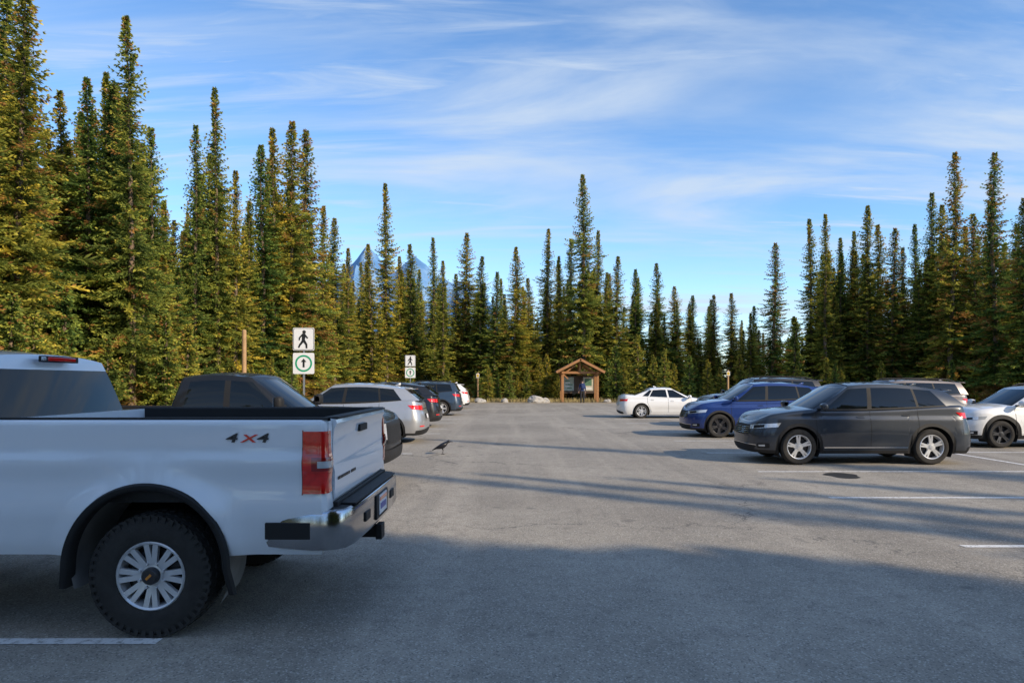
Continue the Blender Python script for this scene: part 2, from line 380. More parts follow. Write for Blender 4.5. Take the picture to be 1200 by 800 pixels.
    for x in(dr[1]+.10,dr[2]+.08):
        z=zt(x)-.17; patch(d,pn,[(pn.sX(x+.17),z),(pn.sX(x),z),(pn.sX(x),z+.028),(pn.sX(x+.17),z+.024)],4,2,.022,6)
        patch(d,pn,[(pn.sX(x+.15),z-.012),(pn.sX(x+.02),z-.012),(pn.sX(x+.02),z+.035),(pn.sX(x+.15),z+.03)],3,2,.002,5)
    d.obj('lights_and_trim',[M_head,M_black,M_chrome,M_red,M_plate,M_dark,pm],par,sharp=50)
    mirror_part(par,A0+.06,W-.06,zt(A0)+.06,pm)
    if kind=='suv':
        e=Acc(); e.box((rt-.05,0,roof(rt)-.035),(.24,2*(W-.38),.025),0,Matrix.Rotation(-.12,3,'Y')); e.obj('rear_spoiler',[pm],par,bevel=.01)
        w=Acc(); w.tube((rb-.02,.0,zt(rb)+.06),(rb+.03,.38,zt(rb)+.10),.01,n=6); w.obj('rear_wiper',[M_black],par)
    if rails:
        e=Acc()
        for sg in(1,-1):
            xs=np.linspace(ft-.25,rt+.25,9)
            for q in range(8):
                z0=roof(xs[q])+.03-(.05 if q==0 else 0); z1=roof(xs[q+1])+.03-(.05 if q==7 else 0)
                e.tube((xs[q],sg*(W-.34),z0),(xs[q+1],sg*(W-.34),z1),.018,n=8)
        e.obj('roof_rails',[M_black],par)
    f=Acc(); f.loft([(rt+.42,0,roof(rt+.4)+.0,.03,.01),(rt+.35,0,roof(rt+.35)+.02,.025,.03),(rt+.27,0,roof(rt+.3)+.05,.006,.035),(rt+.26,0,roof(rt+.3)+.05,.001,.001)],8); f.obj('roof_antenna',[pm],par)
    me=make_wheel_mesh('wheel',R,R*.70,.215,wstyle,rimmat)
    put_wheels(par,me,[wb/2,-wb/2],W-.03-.1075,R)
    return par
# ---------------------------------------------------------------- pickup
def pickup(name,wx,wy,rot,pm,W,H,Xf,Xc,x1,wb,R,sill,belt,hood,bedtop,floor,main=False,rim=.235,tw=.27):
    par=empty(name,(wx,wy,0),rot); af_=(wb/2,R+(.06 if main else 0),R+(.10 if main else .09)); ar_=(-wb/2,R+(.07 if main else 0),R+(.10 if main else .09))
    cl=.05
    zt=smoothf([(Xf,hood-.20),(Xf-.05,hood-.10),(Xf-.3,hood-.03),(Xf-1.0,hood),(Xf-1.4,belt+.01),(0,belt),(Xc-.2,belt)],.04)
    def ins(x,z,nx,ny,ztp):
        side=.06*max(0,(sill+.2-z)/.2)**2+.05*max(0,(z-(belt-.3))/.4)+.015/(1+math.exp(-(z-(belt-.26))/.012))
        fr=.06*max(0,(sill+.15-z)/.2)**2+.05*max(0,(z-(hood-.5))/.5)
        i=ny*ny*side+nx*nx*(fr if nx>0 else 0); r=.06; d=ztp-z
        if d<r: i+=r-math.sqrt(max(0,r*r-(r-d)**2))
        return i
    pn=Panel(outline(Xf,Xc,W,.45,3.6,.10,3.5),ins,zt)
    a=Acc(); build_shell(pn,Xf,Xc,[af_],sill,cl,NL,a,crown=.05,W=W)
    fb=Xf-1.30; ft=fb-.74; rb=Xc+.05; rt=Xc+.19
    roof=smoothf([(ft+.02,H-.06),(ft-.5,H-.005),(rt+.5,H),(rt-.02,H-.06)],.12)
    A0=fb-.34; B=(A0+Xc)/2+.12
    cols=[(A0,ft-.16,'w'),(B,B-.03,'b'),(B-.1,B-.12,'w'),(Xc+.30,Xc+.38,'p'),(Xc+.12,Xc+.26,'p')]
    greenhouse(a,zt,fb,ft,rb,rt,W-.10,W-.27,cols,roof,bow=.16,crown=.05,rearfrac=.95)
    a.obj('cab',[pm,M_black,M_glass],par,sharp=32)
    d=Acc()
    g0,g1=hood-.55,hood-.18
    patch(d,pn,[(0,g0),(pn.sY(W*.66),g0+.02),(pn.sY(W*.66),g1-.01),(0,g1)],8,8,.006,1)
    for q in range(5):
        z=g0+.05+q*.06; patch(d,pn,[(0,z),(pn.sY(W*.62),z),(pn.sY(W*.62),z+.016),(0,z+.016)],6,1,.014,2 if main else 1)
    patch(d,pn,[(pn.sY(W*.68),g0+.10),(pn.sX(Xf-.36),g0+.14),(pn.sX(Xf-.40),g1+.01),(pn.sY(W*.68),g1-.02)],10,4,.008,0)
    patch(d,pn,[(0,sill+.02),(pn.sX(Xf-.22),sill+.02),(pn.sX(Xf-.24),g0-.06),(0,g0-.06)],14,5,.03,2 if main else 1)
    for x in(A0+.15,B-.05,Xc+.26):
        patch(d,pn,[(pn.sX(x),sill+.06),(pn.sX(x-.010),sill+.06),(pn.sX(x-.010),belt-.05),(pn.sX(x),belt-.05)],1,12,.0015,5)
    for x in(B+.06,Xc+.32):
        z=belt-.17; patch(d,pn,[(pn.sX(x+.19),z),(pn.sX(x),z),(pn.sX(x),z+.035),(pn.sX(x+.19),z+.03)],4,2,.03,6)
    d.obj('lights_and_trim',[M_head,M_black,M_chrome,M_red,M_plate,M_dark,pm],par,sharp=50)
    mirror_part(par,A0+.05,W-.02,belt+.14,M_black if not main else pm,(.13,.2,.20))
    x0=Xc-.025; cr=.05
    pts=[(x0,W-.012)]+[(x0-.02,W)]+[(x,W) for x in np.linspace(x0-.05,x1+cr,60)]+[(x1+cr-cr*math.sin(t),W-cr+cr*math.cos(t)) for t in np.linspace(0,math.pi/2,20)]+[(x1,W-cr-.01),(x1,W-.165)]
    bz=lambda x: bedtop
    Ra=ar_[2]
    def bins(x,z,nx,ny,ztp):
        dist=math.hypot((x-ar_[0]),(z-ar_[1]))
        q=min(1,max(0,1-(dist-Ra)/.20)); fl=.045*q*q*(3-2*q)
        i=.05*max(0,(sill+.18-z)/.2)**2+.022*(1/(1+math.exp(-(z-(bedtop-.24))/.014)))+.02*(1/(1+math.exp((z-(sill+.25))/.02)))+.018*math.exp(-((z-(bedtop-.42))/.10)**2)
        i=i-fl*ny*ny; r=.03; d=ztp-z
        if d<r: i+=r-math.sqrt(max(0,r*r-(r-d)**2))
        return i
    bp=Panel(pts,bins,bz)
    b=Acc()
    NB=[0,.06,.14,.22,.3,.4,.48,.54,.58,.61,.64,.67,.70,.73,.76,.79,.82,.86,.92,.96,.98,.99,1]
    build_shell(bp,x0,x1,[ar_],sill+.02,.045,NB,b,lid=False,mats=(0,0))
    for sg in(1,-1):
        P=[[(x,sg*(W-.055),bedtop+.0),(x,sg*(W-.06),bedtop+.014),(x,sg*(W-.115),bedtop+.014),(x,sg*(W-.13),bedtop),(x,sg*(W-.13),bedtop-.09),(x,sg*(W-.09),bedtop-.10),(x,sg*(W-.09),floor)] for x in np.linspace(x0,x1+.01,12)]
        b.grid(P,lambda i,j:1 if j<4 else 2)
        b.box((x1+.06,sg*(W-.125),(floor+bedtop)/2),(.10,.08,bedtop-floor-.02),0)
        b.box((ar_[0],sg*(W-.2),floor+.12),(.95,.26,.26),2)
    b.box(((x0+x1)/2,0,floor-.02),(x0-x1-.05,2*(W-.09),.04),2)
    for q in range(12):
        b.box(((x0+x1)/2,-.9*W+.15*(q)+.08,floor+.008),(x0-x1-.1,.05,.016),2)
    b.box((x0-.03,0,(floor+bedtop)/2),(.05,2*(W-.08),bedtop-floor),0)
    b.obj('cargo_bed',[pm,M_black,M_liner],par,sharp=30)
    if main:
        m=Acc()
        for sg in(1,-1):
            P=[]
            ths=list(np.linspace(-.0,math.pi,40))
            path=[(Ra*1.0,-.30,1.0)]+[(None,th,0) for th in ths]+[(-Ra,-.30,1.0)]
            for q in path:
                row=[]
                for rr,o in((-.004,-.05),(-.006,.040),(.008,.056),(.034,.056),(.046,.030)):
                    if q[0] is None:
                        cth,sth=math.cos(q[1]),math.sin(q[1]); row.append((ar_[0]+(Ra+rr)*cth,sg*(W+o-.0),ar_[1]+(Ra+rr)*sth))
                    else:
                        sx=1 if q[0]>0 else -1; dz=-.06 if sx>0 else -.10
                        row.append((ar_[0]+sx*(Ra+rr+.03),sg*(W+o-.035),ar_[1]+dz-.08))
                P.append(row)
            m.grid(P,0)
        m.obj('wheel_arch_moulding',[M_black],par,sharp=50)
    t=Acc(); tz0,tz1=bedtop-.485 if main else bedtop-.45,bedtop-.075 if main else bedtop-.06
    sx=bp.sX(x1+(.16 if main else .12))
    patch(t,bp,[(sx,tz0),(bp.S[-1]-.03,tz0),(bp.S[-1]-.03,tz1),(sx,tz1)],16,8,.012,0)
    patch(t,bp,[(sx+.02,tz0+.02),(bp.S[-1]-.05,tz0+.02),(bp.S[-1]-.05,tz0+.13),(sx+.02,tz0+.13)],14,3,.018,0)
    patch(t,bp,[(sx+.06,tz0+.15),(bp.S[-1]-.06,tz0+.15),(bp.S[-1]-.06,tz0+.24),(sx+.06,tz0+.24)],14,3,.018,1)
    patch(t,bp,[(sx+.10,tz0+.17),(bp.S[-1]-.08,tz0+.17),(bp.S[-1]-.08,tz0+.215),(sx+.10,tz0+.215)],14,3,.021,2)
    patch(t,bp,[(sx+.02,tz0+.26),(bp.S[-1]-.05,tz0+.26),(bp.S[-1]-.05,tz1-.02),(sx+.02,tz1-.02)],14,3,.018,0)
    patch(t,bp,[(sx-.008,tz0-.008),(sx,tz0-.008),(sx,tz1+.008),(sx-.008,tz1+.008)],1,8,.006,1)
    t.obj('tail_lamp',[M_red,M_red2,M_head],par,sharp=60)
    g=Acc(); hw=W-.172
    prof=[(x1+.085,bedtop-.01),(x1+.03,bedtop+.005),(x1-.012,bedtop-.003),(x1-.022,bedtop-.03),(x1-.004,bedtop-.07),(x1+.004,bedtop-.14),(x1+.004,floor+.20),(x1-.008,floor+.16),(x1-.008,floor-.03),(x1+.01,floor-.06),(x1+.085,floor-.06),(x1+.085,bedtop-.01)]
    g.grid([[(x,y,z) for x,z in prof] for y in np.linspace(-hw,hw,9)],0)
    for sg in(1,-1): g.add([(x,sg*hw,z) for x,z in prof[:-1]],[tuple(range(len(prof)-1))],0)
    g.obj('tailgate',[pm],par,sharp=25)
    g=Acc(); g.box((x1+.02,0,bedtop+.008),(.10,2*hw-.02,.012),0); g.box((x1-.004,0,bedtop-.11),(.03,.26,.055),0); g.obj('tailgate_trim',[M_black],par,bevel=.004)
    g=Acc()
    for q in range(13):
        g.box((x1-.010,.78-q*.040-(0 if q<9 else .03),floor+.10),(.006,.020+.008*(q%2),.022),0)
    if main: g.obj('tailgate_badge',[M_rimd],par)
    u=Acc(); zb0,zb1=(.585,.85) if main else (sill-.02,sill+.20)
    pl=[(x1+.46,W-.035),(x1+.30,W-.01),(x1+.1,W+.0),(x1+.0,W-.005),(x1-.06,W-.03),(x1-.11,W-.09),(x1-.14,W-.22),(x1-.155,.40),(x1-.16,.0)]
    pl=pl+[(x,-y) for x,y in pl[-2::-1]]
    P=[];Q=[]
    for i,(x,y) in enumerate(pl):
        j=min(i,len(pl)-1-i); e=max(0,.05-.025*j)
        iy=.03 if j<5 else .0; ix=.0 if j<3 else .03
        sy=1 if y>=0 else -1
        row=[(x+ix,y-sy*iy,zb0+.01+e),(x+ix*.3,y-sy*iy*.3,zb0+e*.5),(x,y,zb0+.03+e*.5),(x,y+sy*.003,(zb0+zb1)/2),(x,y,zb1-.035-e),(x+ix*.3,y-sy*iy*.3,zb1-.012-e),(x+ix,y-sy*iy,zb1-.004-e)]
        P.append(row)
        Q.append([(x+ix,y-sy*iy,zb1-.004-e),(x+ix+.10*min(1,j/3),y-sy*(iy+.10),zb1-.002-e)])
    u.grid(P,0); u.grid(Q,1)
    u.obj('rear_bumper',[M_bump if main else M_black,M_black],par,sharp=40)
    u=Acc()
    u.box((x1-.06,0,zb1+.004),(.15,2*W-.5,.014),0)
    for sg in(1,-1):
        u.box((x1-.152,sg*.50,(zb0+zb1)/2),(.02,.16,.07),0)
        u.box((x1+.26,sg*(W-.006),zb0+.13),(.30,.022,.11),0)
        u.box((x1+.24,sg*(W-.06),zb1+.0),(.42,.08,.07),0)
    u.box((x1-.160,0,(zb0+zb1)/2),(.02,.46,.19),0)
    u.box((x1+.0,0,floor-.075),(.06,2*W-.34,.05),0)
    u.box((x1-.02,0,zb0-.09),(.26,.10,.09),0); u.box((x1-.15,0,zb0-.09),(.05,.13,.12),0); u.box((x1-.02,0,zb0-.04),(.08,1.0,.06),0)
    u.obj('bumper_pads_and_hitch',[M_black],par,bevel=.006)
    u=Acc(); u.box((x1-.173,0,(zb0+zb1)/2+.01),(.006,.30,.15),0); u.box((x1-.177,0,(zb0+zb1)/2+.055),(.004,.28,.03),1); u.box((x1-.177,.0,(zb0+zb1)/2-.005),(.004,.22,.045),2); u.obj('licence_plate',[M_plate,M_red,M_blue],par)
    f=Acc(); wells(f,[af_],W,0,.42)
    xc,zc,rr=ar_
    for sg in(1,-1):
        P=[]
        for th in np.linspace(-.3,math.pi+.5,26):
            c_,s_=math.cos(th),math.sin(th); P.append([(xc+(Ra+.02)*c_,sg*(W-.03),zc+(Ra+.02)*s_),(xc+(Ra+.0)*c_,sg*(W-.17),zc+(Ra+.0)*s_),(xc+(Ra-.02)*c_,sg*(W-.42),zc+(Ra-.02)*s_)])
        f.grid(P,0)
        f.box(((Xf+x1)/2,sg*.46,R+.18),(Xf-x1-.4,.09,.16),1)
        for q in range(4): f.box((xc,sg*.55,R+.07+q*.016),(1.3-q*.22,.07,.013),1)
        f.tube((xc-.1,sg*.62,R-.02),(xc-.22,sg*.50,R+.5),.035,n=10,mi=2)
    f.tube((xc,-(W-.25),R),(xc,W-.25,R),.055,n=12,mi=1)
    f.loft([(xc-.17,0,R,.02,.02),(xc-.14,0,R,.11,.11),(xc,0,R,.16,.16),(xc+.14,0,R,.11,.11),(xc+.22,0,R,.04,.04)],14,1)
    f.tube((xc-.3,-.55,R+.12),(x1+.25,-.62,R+.10),.045,n=12,mi=2)
    f.box(((Xf+x1)/2,0,R+.25),(Xf-x1-.7,2*(W-.45),.22),1)
    f.obj('chassis',[M_well,M_dark,M_rimd],par)
    me=make_wheel_mesh('wheel',R,rim,tw,'8' if main else '10',M_rim,tread=True)
    put_wheels(par,me,[wb/2,-wb/2],W-.02-tw/2 if main else W-.045-tw/2,R)
    if main:
        q=Acc(); q.box((Xc+.125,0,H-.092),(.05,.42,.05),1); q.box((Xc+.10,0,H-.092),(.012,.34,.032),0); q.box((Xc+.098,.22,H-.092),(.012,.05,.03),2); q.obj('third_brake_lamp',[M_red,M_black,M_head],par,bevel=.006)
        for ch,dx,mt in(('4',0,M_rimd),('X',.105,M_red),('4',.205,M_rimd)):
            cu=bpy.data.curves.new('decal','FONT'); cu.body=ch; cu.size=.115 if ch=='4' else .10; cu.extrude=.001; cu.shear=.2; cu.offset=.002
            o=bpy.data.objects.new('four_wheel_drive_decal',cu); C.objects.link(o); o.parent=par; cu.materials.append(mt)
            s_=1.35
            o.matrix_local=Matrix(((-1*s_,0,0,x1+.68-dx),(0,0,1,W-.016),(0,1*.72,0,bedtop-.145),(0,0,0,1)))
        q=Acc(); q.tube((Xf-1.35,-(W-.14),belt),(Xf-1.62,-(W-.14),belt+.85),.004,.002,6); q.obj('radio_antenna',[M_black],par)
    return par
W_white=paint('white_paint',(.80,.84,.89),0,.4,.22)
pickup('pickup_truck',-4.35,5.54,math.pi,W_white,W=1.04,H=1.97,Xf=2.9,Xc=-.80,x1=-3.13,wb=3.9,R=.41,sill=.53,belt=1.36,hood=1.45,bedtop=1.445,floor=.93,main=True)
P_dg=paint('dark_grey_paint',(.010,.011,.013),0,.5,.1,coat=.5,spec=.25)
pickup('pickup_truck',-4.6,11.35,0,P_dg,W=.95,H=1.86,Xf=2.68,Xc=-.78,x1=-2.75,wb=3.3,R=.39,sill=.42,belt=1.24,hood=1.24,bedtop=1.26,floor=.80,rim=.22,tw=.25)
P_gun=paint('gunmetal_paint',(.028,.036,.050),.15,.35,.10,coat=.8,spec=.3)
P_blue=paint('navy_paint',(.008,.034,.17),.15,.35,.08,coat=.9,spec=.3)
P_silver=paint('silver_paint',(.42,.43,.45),.5,.35)
P_blk=paint('black_paint',(.010,.011,.014),0,.4,.15,coat=.7,spec=.3)
P_brn=paint('taupe_paint',(.12,.105,.105),.3,.35,coat=.8)
P_slate=paint('slate_paint',(.030,.052,.085),.2,.35,.15,coat=.8)
W2=paint('pearl_white_paint',(.80,.80,.79),0,.35,.25)
PI=math.pi
car('parked_suv',7.22,14.83,PI,P_gun,L=4.62,W=.93,H=1.70,wb=2.71,R=.365,wstyle='5',clad=.065,brightline=True)
car('parked_suv',7.6,21.5,PI,P_blue,L=4.62,H=1.70,wb=2.66,R=.36,wstyle='5',rimmat=M_rimd,rails=False)
car('parked_suv',9.4,26.3,PI,P_blk,L=4.8,W=.96,H=1.87,wb=2.8,R=.37,rails=True,boxy=True)
car('parked_sedan',7.35,32.5,0,W2,kind='sedan',L=4.63,W=.89,H=1.45,wb=2.7,fo=.93,R=.33,wstyle='10')
car('parked_suv',13.85,18.3,PI,W2,L=4.48,W=.90,H=1.62,wb=2.67,R=.35,clad=.10,rails=True,rimmat=M_rimd)
car('parked_suv',13.35,24.2,PI,P_brn,L=4.85,W=.96,H=1.79,wb=2.85,R=.37,rails=True,boxy=True)
car('parked_suv',-4.72,19.5,PI,P_silver,L=4.6,H=1.68,wb=2.69,R=.355,rails=False)
car('parked_suv',-5.0,26.0,PI,P_blk,L=4.6,H=1.70,wb=2.69,R=.355)
car('parked_suv',-4.85,34.9,PI,P_slate,L=4.6,H=1.72,wb=2.69,R=.36,rails=True,boxy=True)
car('parked_suv',-5.0,43.2,PI,W2,L=4.6,H=1.70,wb=2.69,R=.355)
# ---------------------------------------------------------------- ground
def ground_mat():
    m,nt,b=nmat('forest_floor'); N=nt.nodes;L=nt.links
    tc=N.new('ShaderNodeTexCoord'); n=N.new('ShaderNodeTexNoise'); n.inputs['Scale'].default_value=.35; n.inputs['Detail'].default_value=10; n.inputs['Roughness'].default_value=.65
    L.new(tc.outputs['Object'],n.inputs['Vector'])
    r=N.new('ShaderNodeValToRGB'); e=r.color_ramp.elements; e[0].position=.3;e[0].color=(.07,.075,.03,1);e[1].position=.7;e[1].color=(.26,.20,.12,1)
    x=r.color_ramp.elements.new(.5); x.color=(.15,.125,.06,1)
    L.new(n.outputs['Fac'],r.inputs[0]); L.new(r.outputs[0],b.inputs['Base Color']); b.inputs['Roughness'].default_value=.95
    n2=N.new('ShaderNodeTexNoise'); n2.inputs['Scale'].default_value=9; n2.inputs['Detail'].default_value=8; L.new(tc.outputs['Object'],n2.inputs['Vector'])
    bp=N.new('ShaderNodeBump'); bp.inputs['Strength'].default_value=.8; bp.inputs['Distance'].default_value=.08; L.new(n2.outputs['Fac'],bp.inputs['Height']); L.new(bp.outputs['Normal'],b.inputs['Normal'])
    return m
g=Acc(); g.grid([[(x,y,-.008) for y in np.linspace(-600,6000,12)] for x in np.linspace(-4000,4000,12)],0); g.obj('ground',[ground_mat()])
def asphalt_mat():
    m,nt,b=nmat('asphalt'); N=nt.nodes;L=nt.links
    tc=N.new('ShaderNodeTexCoord')
    def noise(sc,det=8,ro=.6,stretch=None,dist=0):
        n=N.new('ShaderNodeTexNoise'); n.inputs['Scale'].default_value=sc; n.inputs['Detail'].default_value=det; n.inputs['Roughness'].default_value=ro; n.inputs['Distortion'].default_value=dist
        if stretch:
            mp=N.new('ShaderNodeMapping'); mp.inputs['Scale'].default_value=stretch; L.new(tc.outputs['Object'],mp.inputs[0]); L.new(mp.outputs[0],n.inputs['Vector'])
        else: L.new(tc.outputs['Object'],n.inputs['Vector'])
        return n
    def mix(a,b_,f,bt='MIX'):
        x=N.new('ShaderNodeMix'); x.data_type='RGBA'; x.blend_type=bt
        for s,v in((6,a),(7,b_)):
            if isinstance(v,tuple): x.inputs[s].default_value=v
            else: L.new(v,x.inputs[s])
        if isinstance(f,float): x.inputs[0].default_value=f
        else: L.new(f,x.inputs[0])
        return x.outputs[2]
    def mr(v,a,b_,c=0,d=1):
        x=N.new('ShaderNodeMapRange'); x.inputs[1].default_value=a;x.inputs[2].default_value=b_;x.inputs[3].default_value=c;x.inputs[4].default_value=d; L.new(v,x.inputs[0]); return x.outputs[0]
    big=noise(.22,6,.6); tr=noise(1.0,4,.6,(1.1,.06,1)); med=noise(4,8,.7)
    col=mix((.255,.228,.19,1),(.37,.335,.28,1),mr(big.outputs['Fac'],.38,.62))
    col=mix(col,(.43,.385,.32,1),mr(tr.outputs['Fac'],.48,.64,0,.65))
    col=mix(col,(.19,.172,.15,1),mr(med.outputs['Fac'],.48,.72,0,.6))
    vo=N.new('ShaderNodeTexVoronoi'); vo.inputs['Scale'].default_value=95; L.new(tc.outputs['Object'],vo.inputs['Vector'])
    sp=N.new('ShaderNodeSeparateColor'); L.new(vo.outputs['Color'],sp.inputs[0])
    col=mix(col,(.58,.54,.48,1),mr(sp.outputs[0],.78,.95,0,.6))
    col=mix(col,(.09,.085,.08,1),mr(sp.outputs[1],.8,.95,0,.6))
    wn=noise(.9,6,.65); vc=N.new('ShaderNodeTexVoronoi'); vc.feature='DISTANCE_TO_EDGE'; vc.inputs['Scale'].default_value=.19
    va=N.new('ShaderNodeVectorMath'); va.operation='MULTIPLY_ADD'; L.new(wn.outputs['Color'],va.inputs[0]); va.inputs[1].default_value=(2.2,2.2,0); L.new(tc.outputs['Object'],va.inputs[2]); L.new(va.outputs[0],vc.inputs['Vector'])
    cr=mr(vc.outputs['Distance'],.0012,.0036,1,0)
    gate=noise(.12,3,.5); gm=mr(gate.outputs['Fac'],.44,.54,0,.85)
    mm=N.new('ShaderNodeMath'); mm.operation='MULTIPLY'; L.new(cr,mm.inputs[0]); L.new(gm,mm.inputs[1])
    col=mix(col,(.07,.068,.065,1),mm.outputs[0])
    vs=noise(1.7,3,.5); col=mix(col,(.11,.105,.10,1),mr(vs.outputs['Fac'],.66,.74,0,.65))
    L.new(col,b.inputs['Base Color']); b.inputs['Roughness'].default_value=.85; b.inputs['Specular IOR Level'].default_value=.3
    bp=N.new('ShaderNodeBump'); bp.inputs['Strength'].default_value=.5; bp.inputs['Distance'].default_value=.006; L.new(vo.outputs['Distance'],bp.inputs['Height'])
    L.new(bp.outputs['Normal'],b.inputs['Normal'])
    return m
def ring(x0,x1,y0,y1):
    pts=[]
    for x in np.arange(x0,x1,.7): pts.append((x,y0+random.uniform(-.08,.08)))
    for y in np.arange(y0,y1,.7): pts.append((x1+random.uniform(-.08,.08),y))
    for x in np.arange(x1,x0,-.7): pts.append((x,y1+random.uniform(-.15,.15)))
    for y in np.arange(y1,y0,-.7): pts.append((x0+random.uniform(-.08,.08),y))
    return pts
a=Acc(); r=ring(-8.3,20,-16,53); a.add([(x,y,0) for x,y in r],[tuple(range(len(r)))]); a.obj('asphalt_parking_lot',[asphalt_mat()],smooth=False)
a=Acc(); r=ring(-10,22,-18,56.5); a.add([(x,y,-.004) for x,y in r],[tuple(range(len(r)))]); a.obj('gravel_shoulder',[mat('gravel',(.32,.265,.19),rough=.95,noise=.5,ns=8,bump=.8,bs=30)],smooth=False)
def paint_line():
    m,nt,b=nmat('worn_road_paint'); N=nt.nodes;L=nt.links
    tc=N.new('ShaderNodeTexCoord'); n=N.new('ShaderNodeTexNoise'); n.inputs['Scale'].default_value=14; n.inputs['Detail'].default_value=10; n.inputs['Roughness'].default_value=.75
    L.new(tc.outputs['Object'],n.inputs['Vector']); r=N.new('ShaderNodeValToRGB'); e=r.color_ramp.elements; e[0].position=.38;e[0].color=(.34,.32,.29,1);e[1].position=.50;e[1].color=(.80,.79,.77,1)
    L.new(n.outputs['Fac'],r.inputs[0]); L.new(r.outputs[0],b.inputs['Base Color']); b.inputs['Roughness'].default_value=.7; return m
a=Acc()
def line(x0,x1,y,w=.10):
    a.grid([[(x,y-w/2,.004),(x,y+w/2,.004)] for x in np.linspace(x0,x1,10)],0)
for y in(-1.5,1.5,4.47,7.4,9.9,12.9,16.1,22.3,24.6,28.3,31,36.5,40,45.5): line(-8,-2.35 if y>5 else -2.31,y)
for y in(-1.6,1.3,4.15,7.05,10.0,12.9,16.3,19.6,23.1,27.8,31.0,34.4,37.5,40.6,43.7):
    line(4.65,10.4,y); line(10.55,16.3,y+.1)
a.grid([[(10.42,y,.004),(10.53,y,.004)] for y in np.linspace(-4,44,40)],0)
a.obj('parking_stall_markings',[paint_line()],merge=0)
a=Acc(); n=40; a.add([( 5.98+.27*(1+.12*math.sin(3*t)+.08*math.sin(7*t))*math.cos(t),12.35+.42*(1+.1*math.sin(2*t+1))*math.sin(t),.0045) for t in np.linspace(0,2*PI,n,endpoint=False)],[tuple(range(n))]); a.obj('oil_stain',[mat('oil',(.045,.043,.04),rough=.4,noise=.4,ns=12)],smooth=False)
# ---------------------------------------------------------------- trees
def foliage_mat(name):
    m,nt,b=nmat(name); N=nt.nodes;L=nt.links
    at=N.new('ShaderNodeAttribute'); at.attribute_name='tone'; oi=N.new('ShaderNodeObjectInfo')
    ab=N.new('ShaderNodeAttribute'); ab.attribute_name='brown'
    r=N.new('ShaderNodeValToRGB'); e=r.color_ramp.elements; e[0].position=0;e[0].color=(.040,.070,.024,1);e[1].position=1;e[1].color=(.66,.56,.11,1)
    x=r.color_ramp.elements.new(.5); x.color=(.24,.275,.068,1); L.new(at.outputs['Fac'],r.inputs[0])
    r2=N.new('ShaderNodeValToRGB'); e=r2.color_ramp.elements; e[0].position=0;e[0].color=(.60,.86,.80,1);e[1].position=1;e[1].color=(1.35,1.15,.75,1); L.new(oi.outputs['Random'],r2.inputs[0])
    mx=N.new('ShaderNodeMix'); mx.data_type='RGBA'; mx.blend_type='MULTIPLY'; mx.inputs[0].default_value=1; L.new(r.outputs[0],mx.inputs[6]); L.new(r2.outputs[0],mx.inputs[7])
    mb=N.new('ShaderNodeMix'); mb.data_type='RGBA'; L.new(mx.outputs[2],mb.inputs[6]); mb.inputs[7].default_value=(.48,.22,.07,1); L.new(ab.outputs['Fac'],mb.inputs[0])
    L.new(mb.outputs[2],b.inputs['Base Color']); b.inputs['Roughness'].default_value=.65; b.inputs['Specular IOR Level'].default_value=.2
    tr=N.new('ShaderNodeBsdfTranslucent'); L.new(mb.outputs[2],tr.inputs['Color']); ms=N.new('ShaderNodeMixShader'); ms.inputs[0].default_value=.35
    out=N.get('Material Output')
    L.new(b.outputs[0],ms.inputs[1]); L.new(tr.outputs[0],ms.inputs[2]); L.new(ms.outputs[0],out.inputs['Surface'])
    return m
M_fol=foliage_mat('spruce_needles'); M_bark=mat('bark',(.20,.14,.10),rough=.95,noise=.5,ns=10,bump=.6,bs=30)
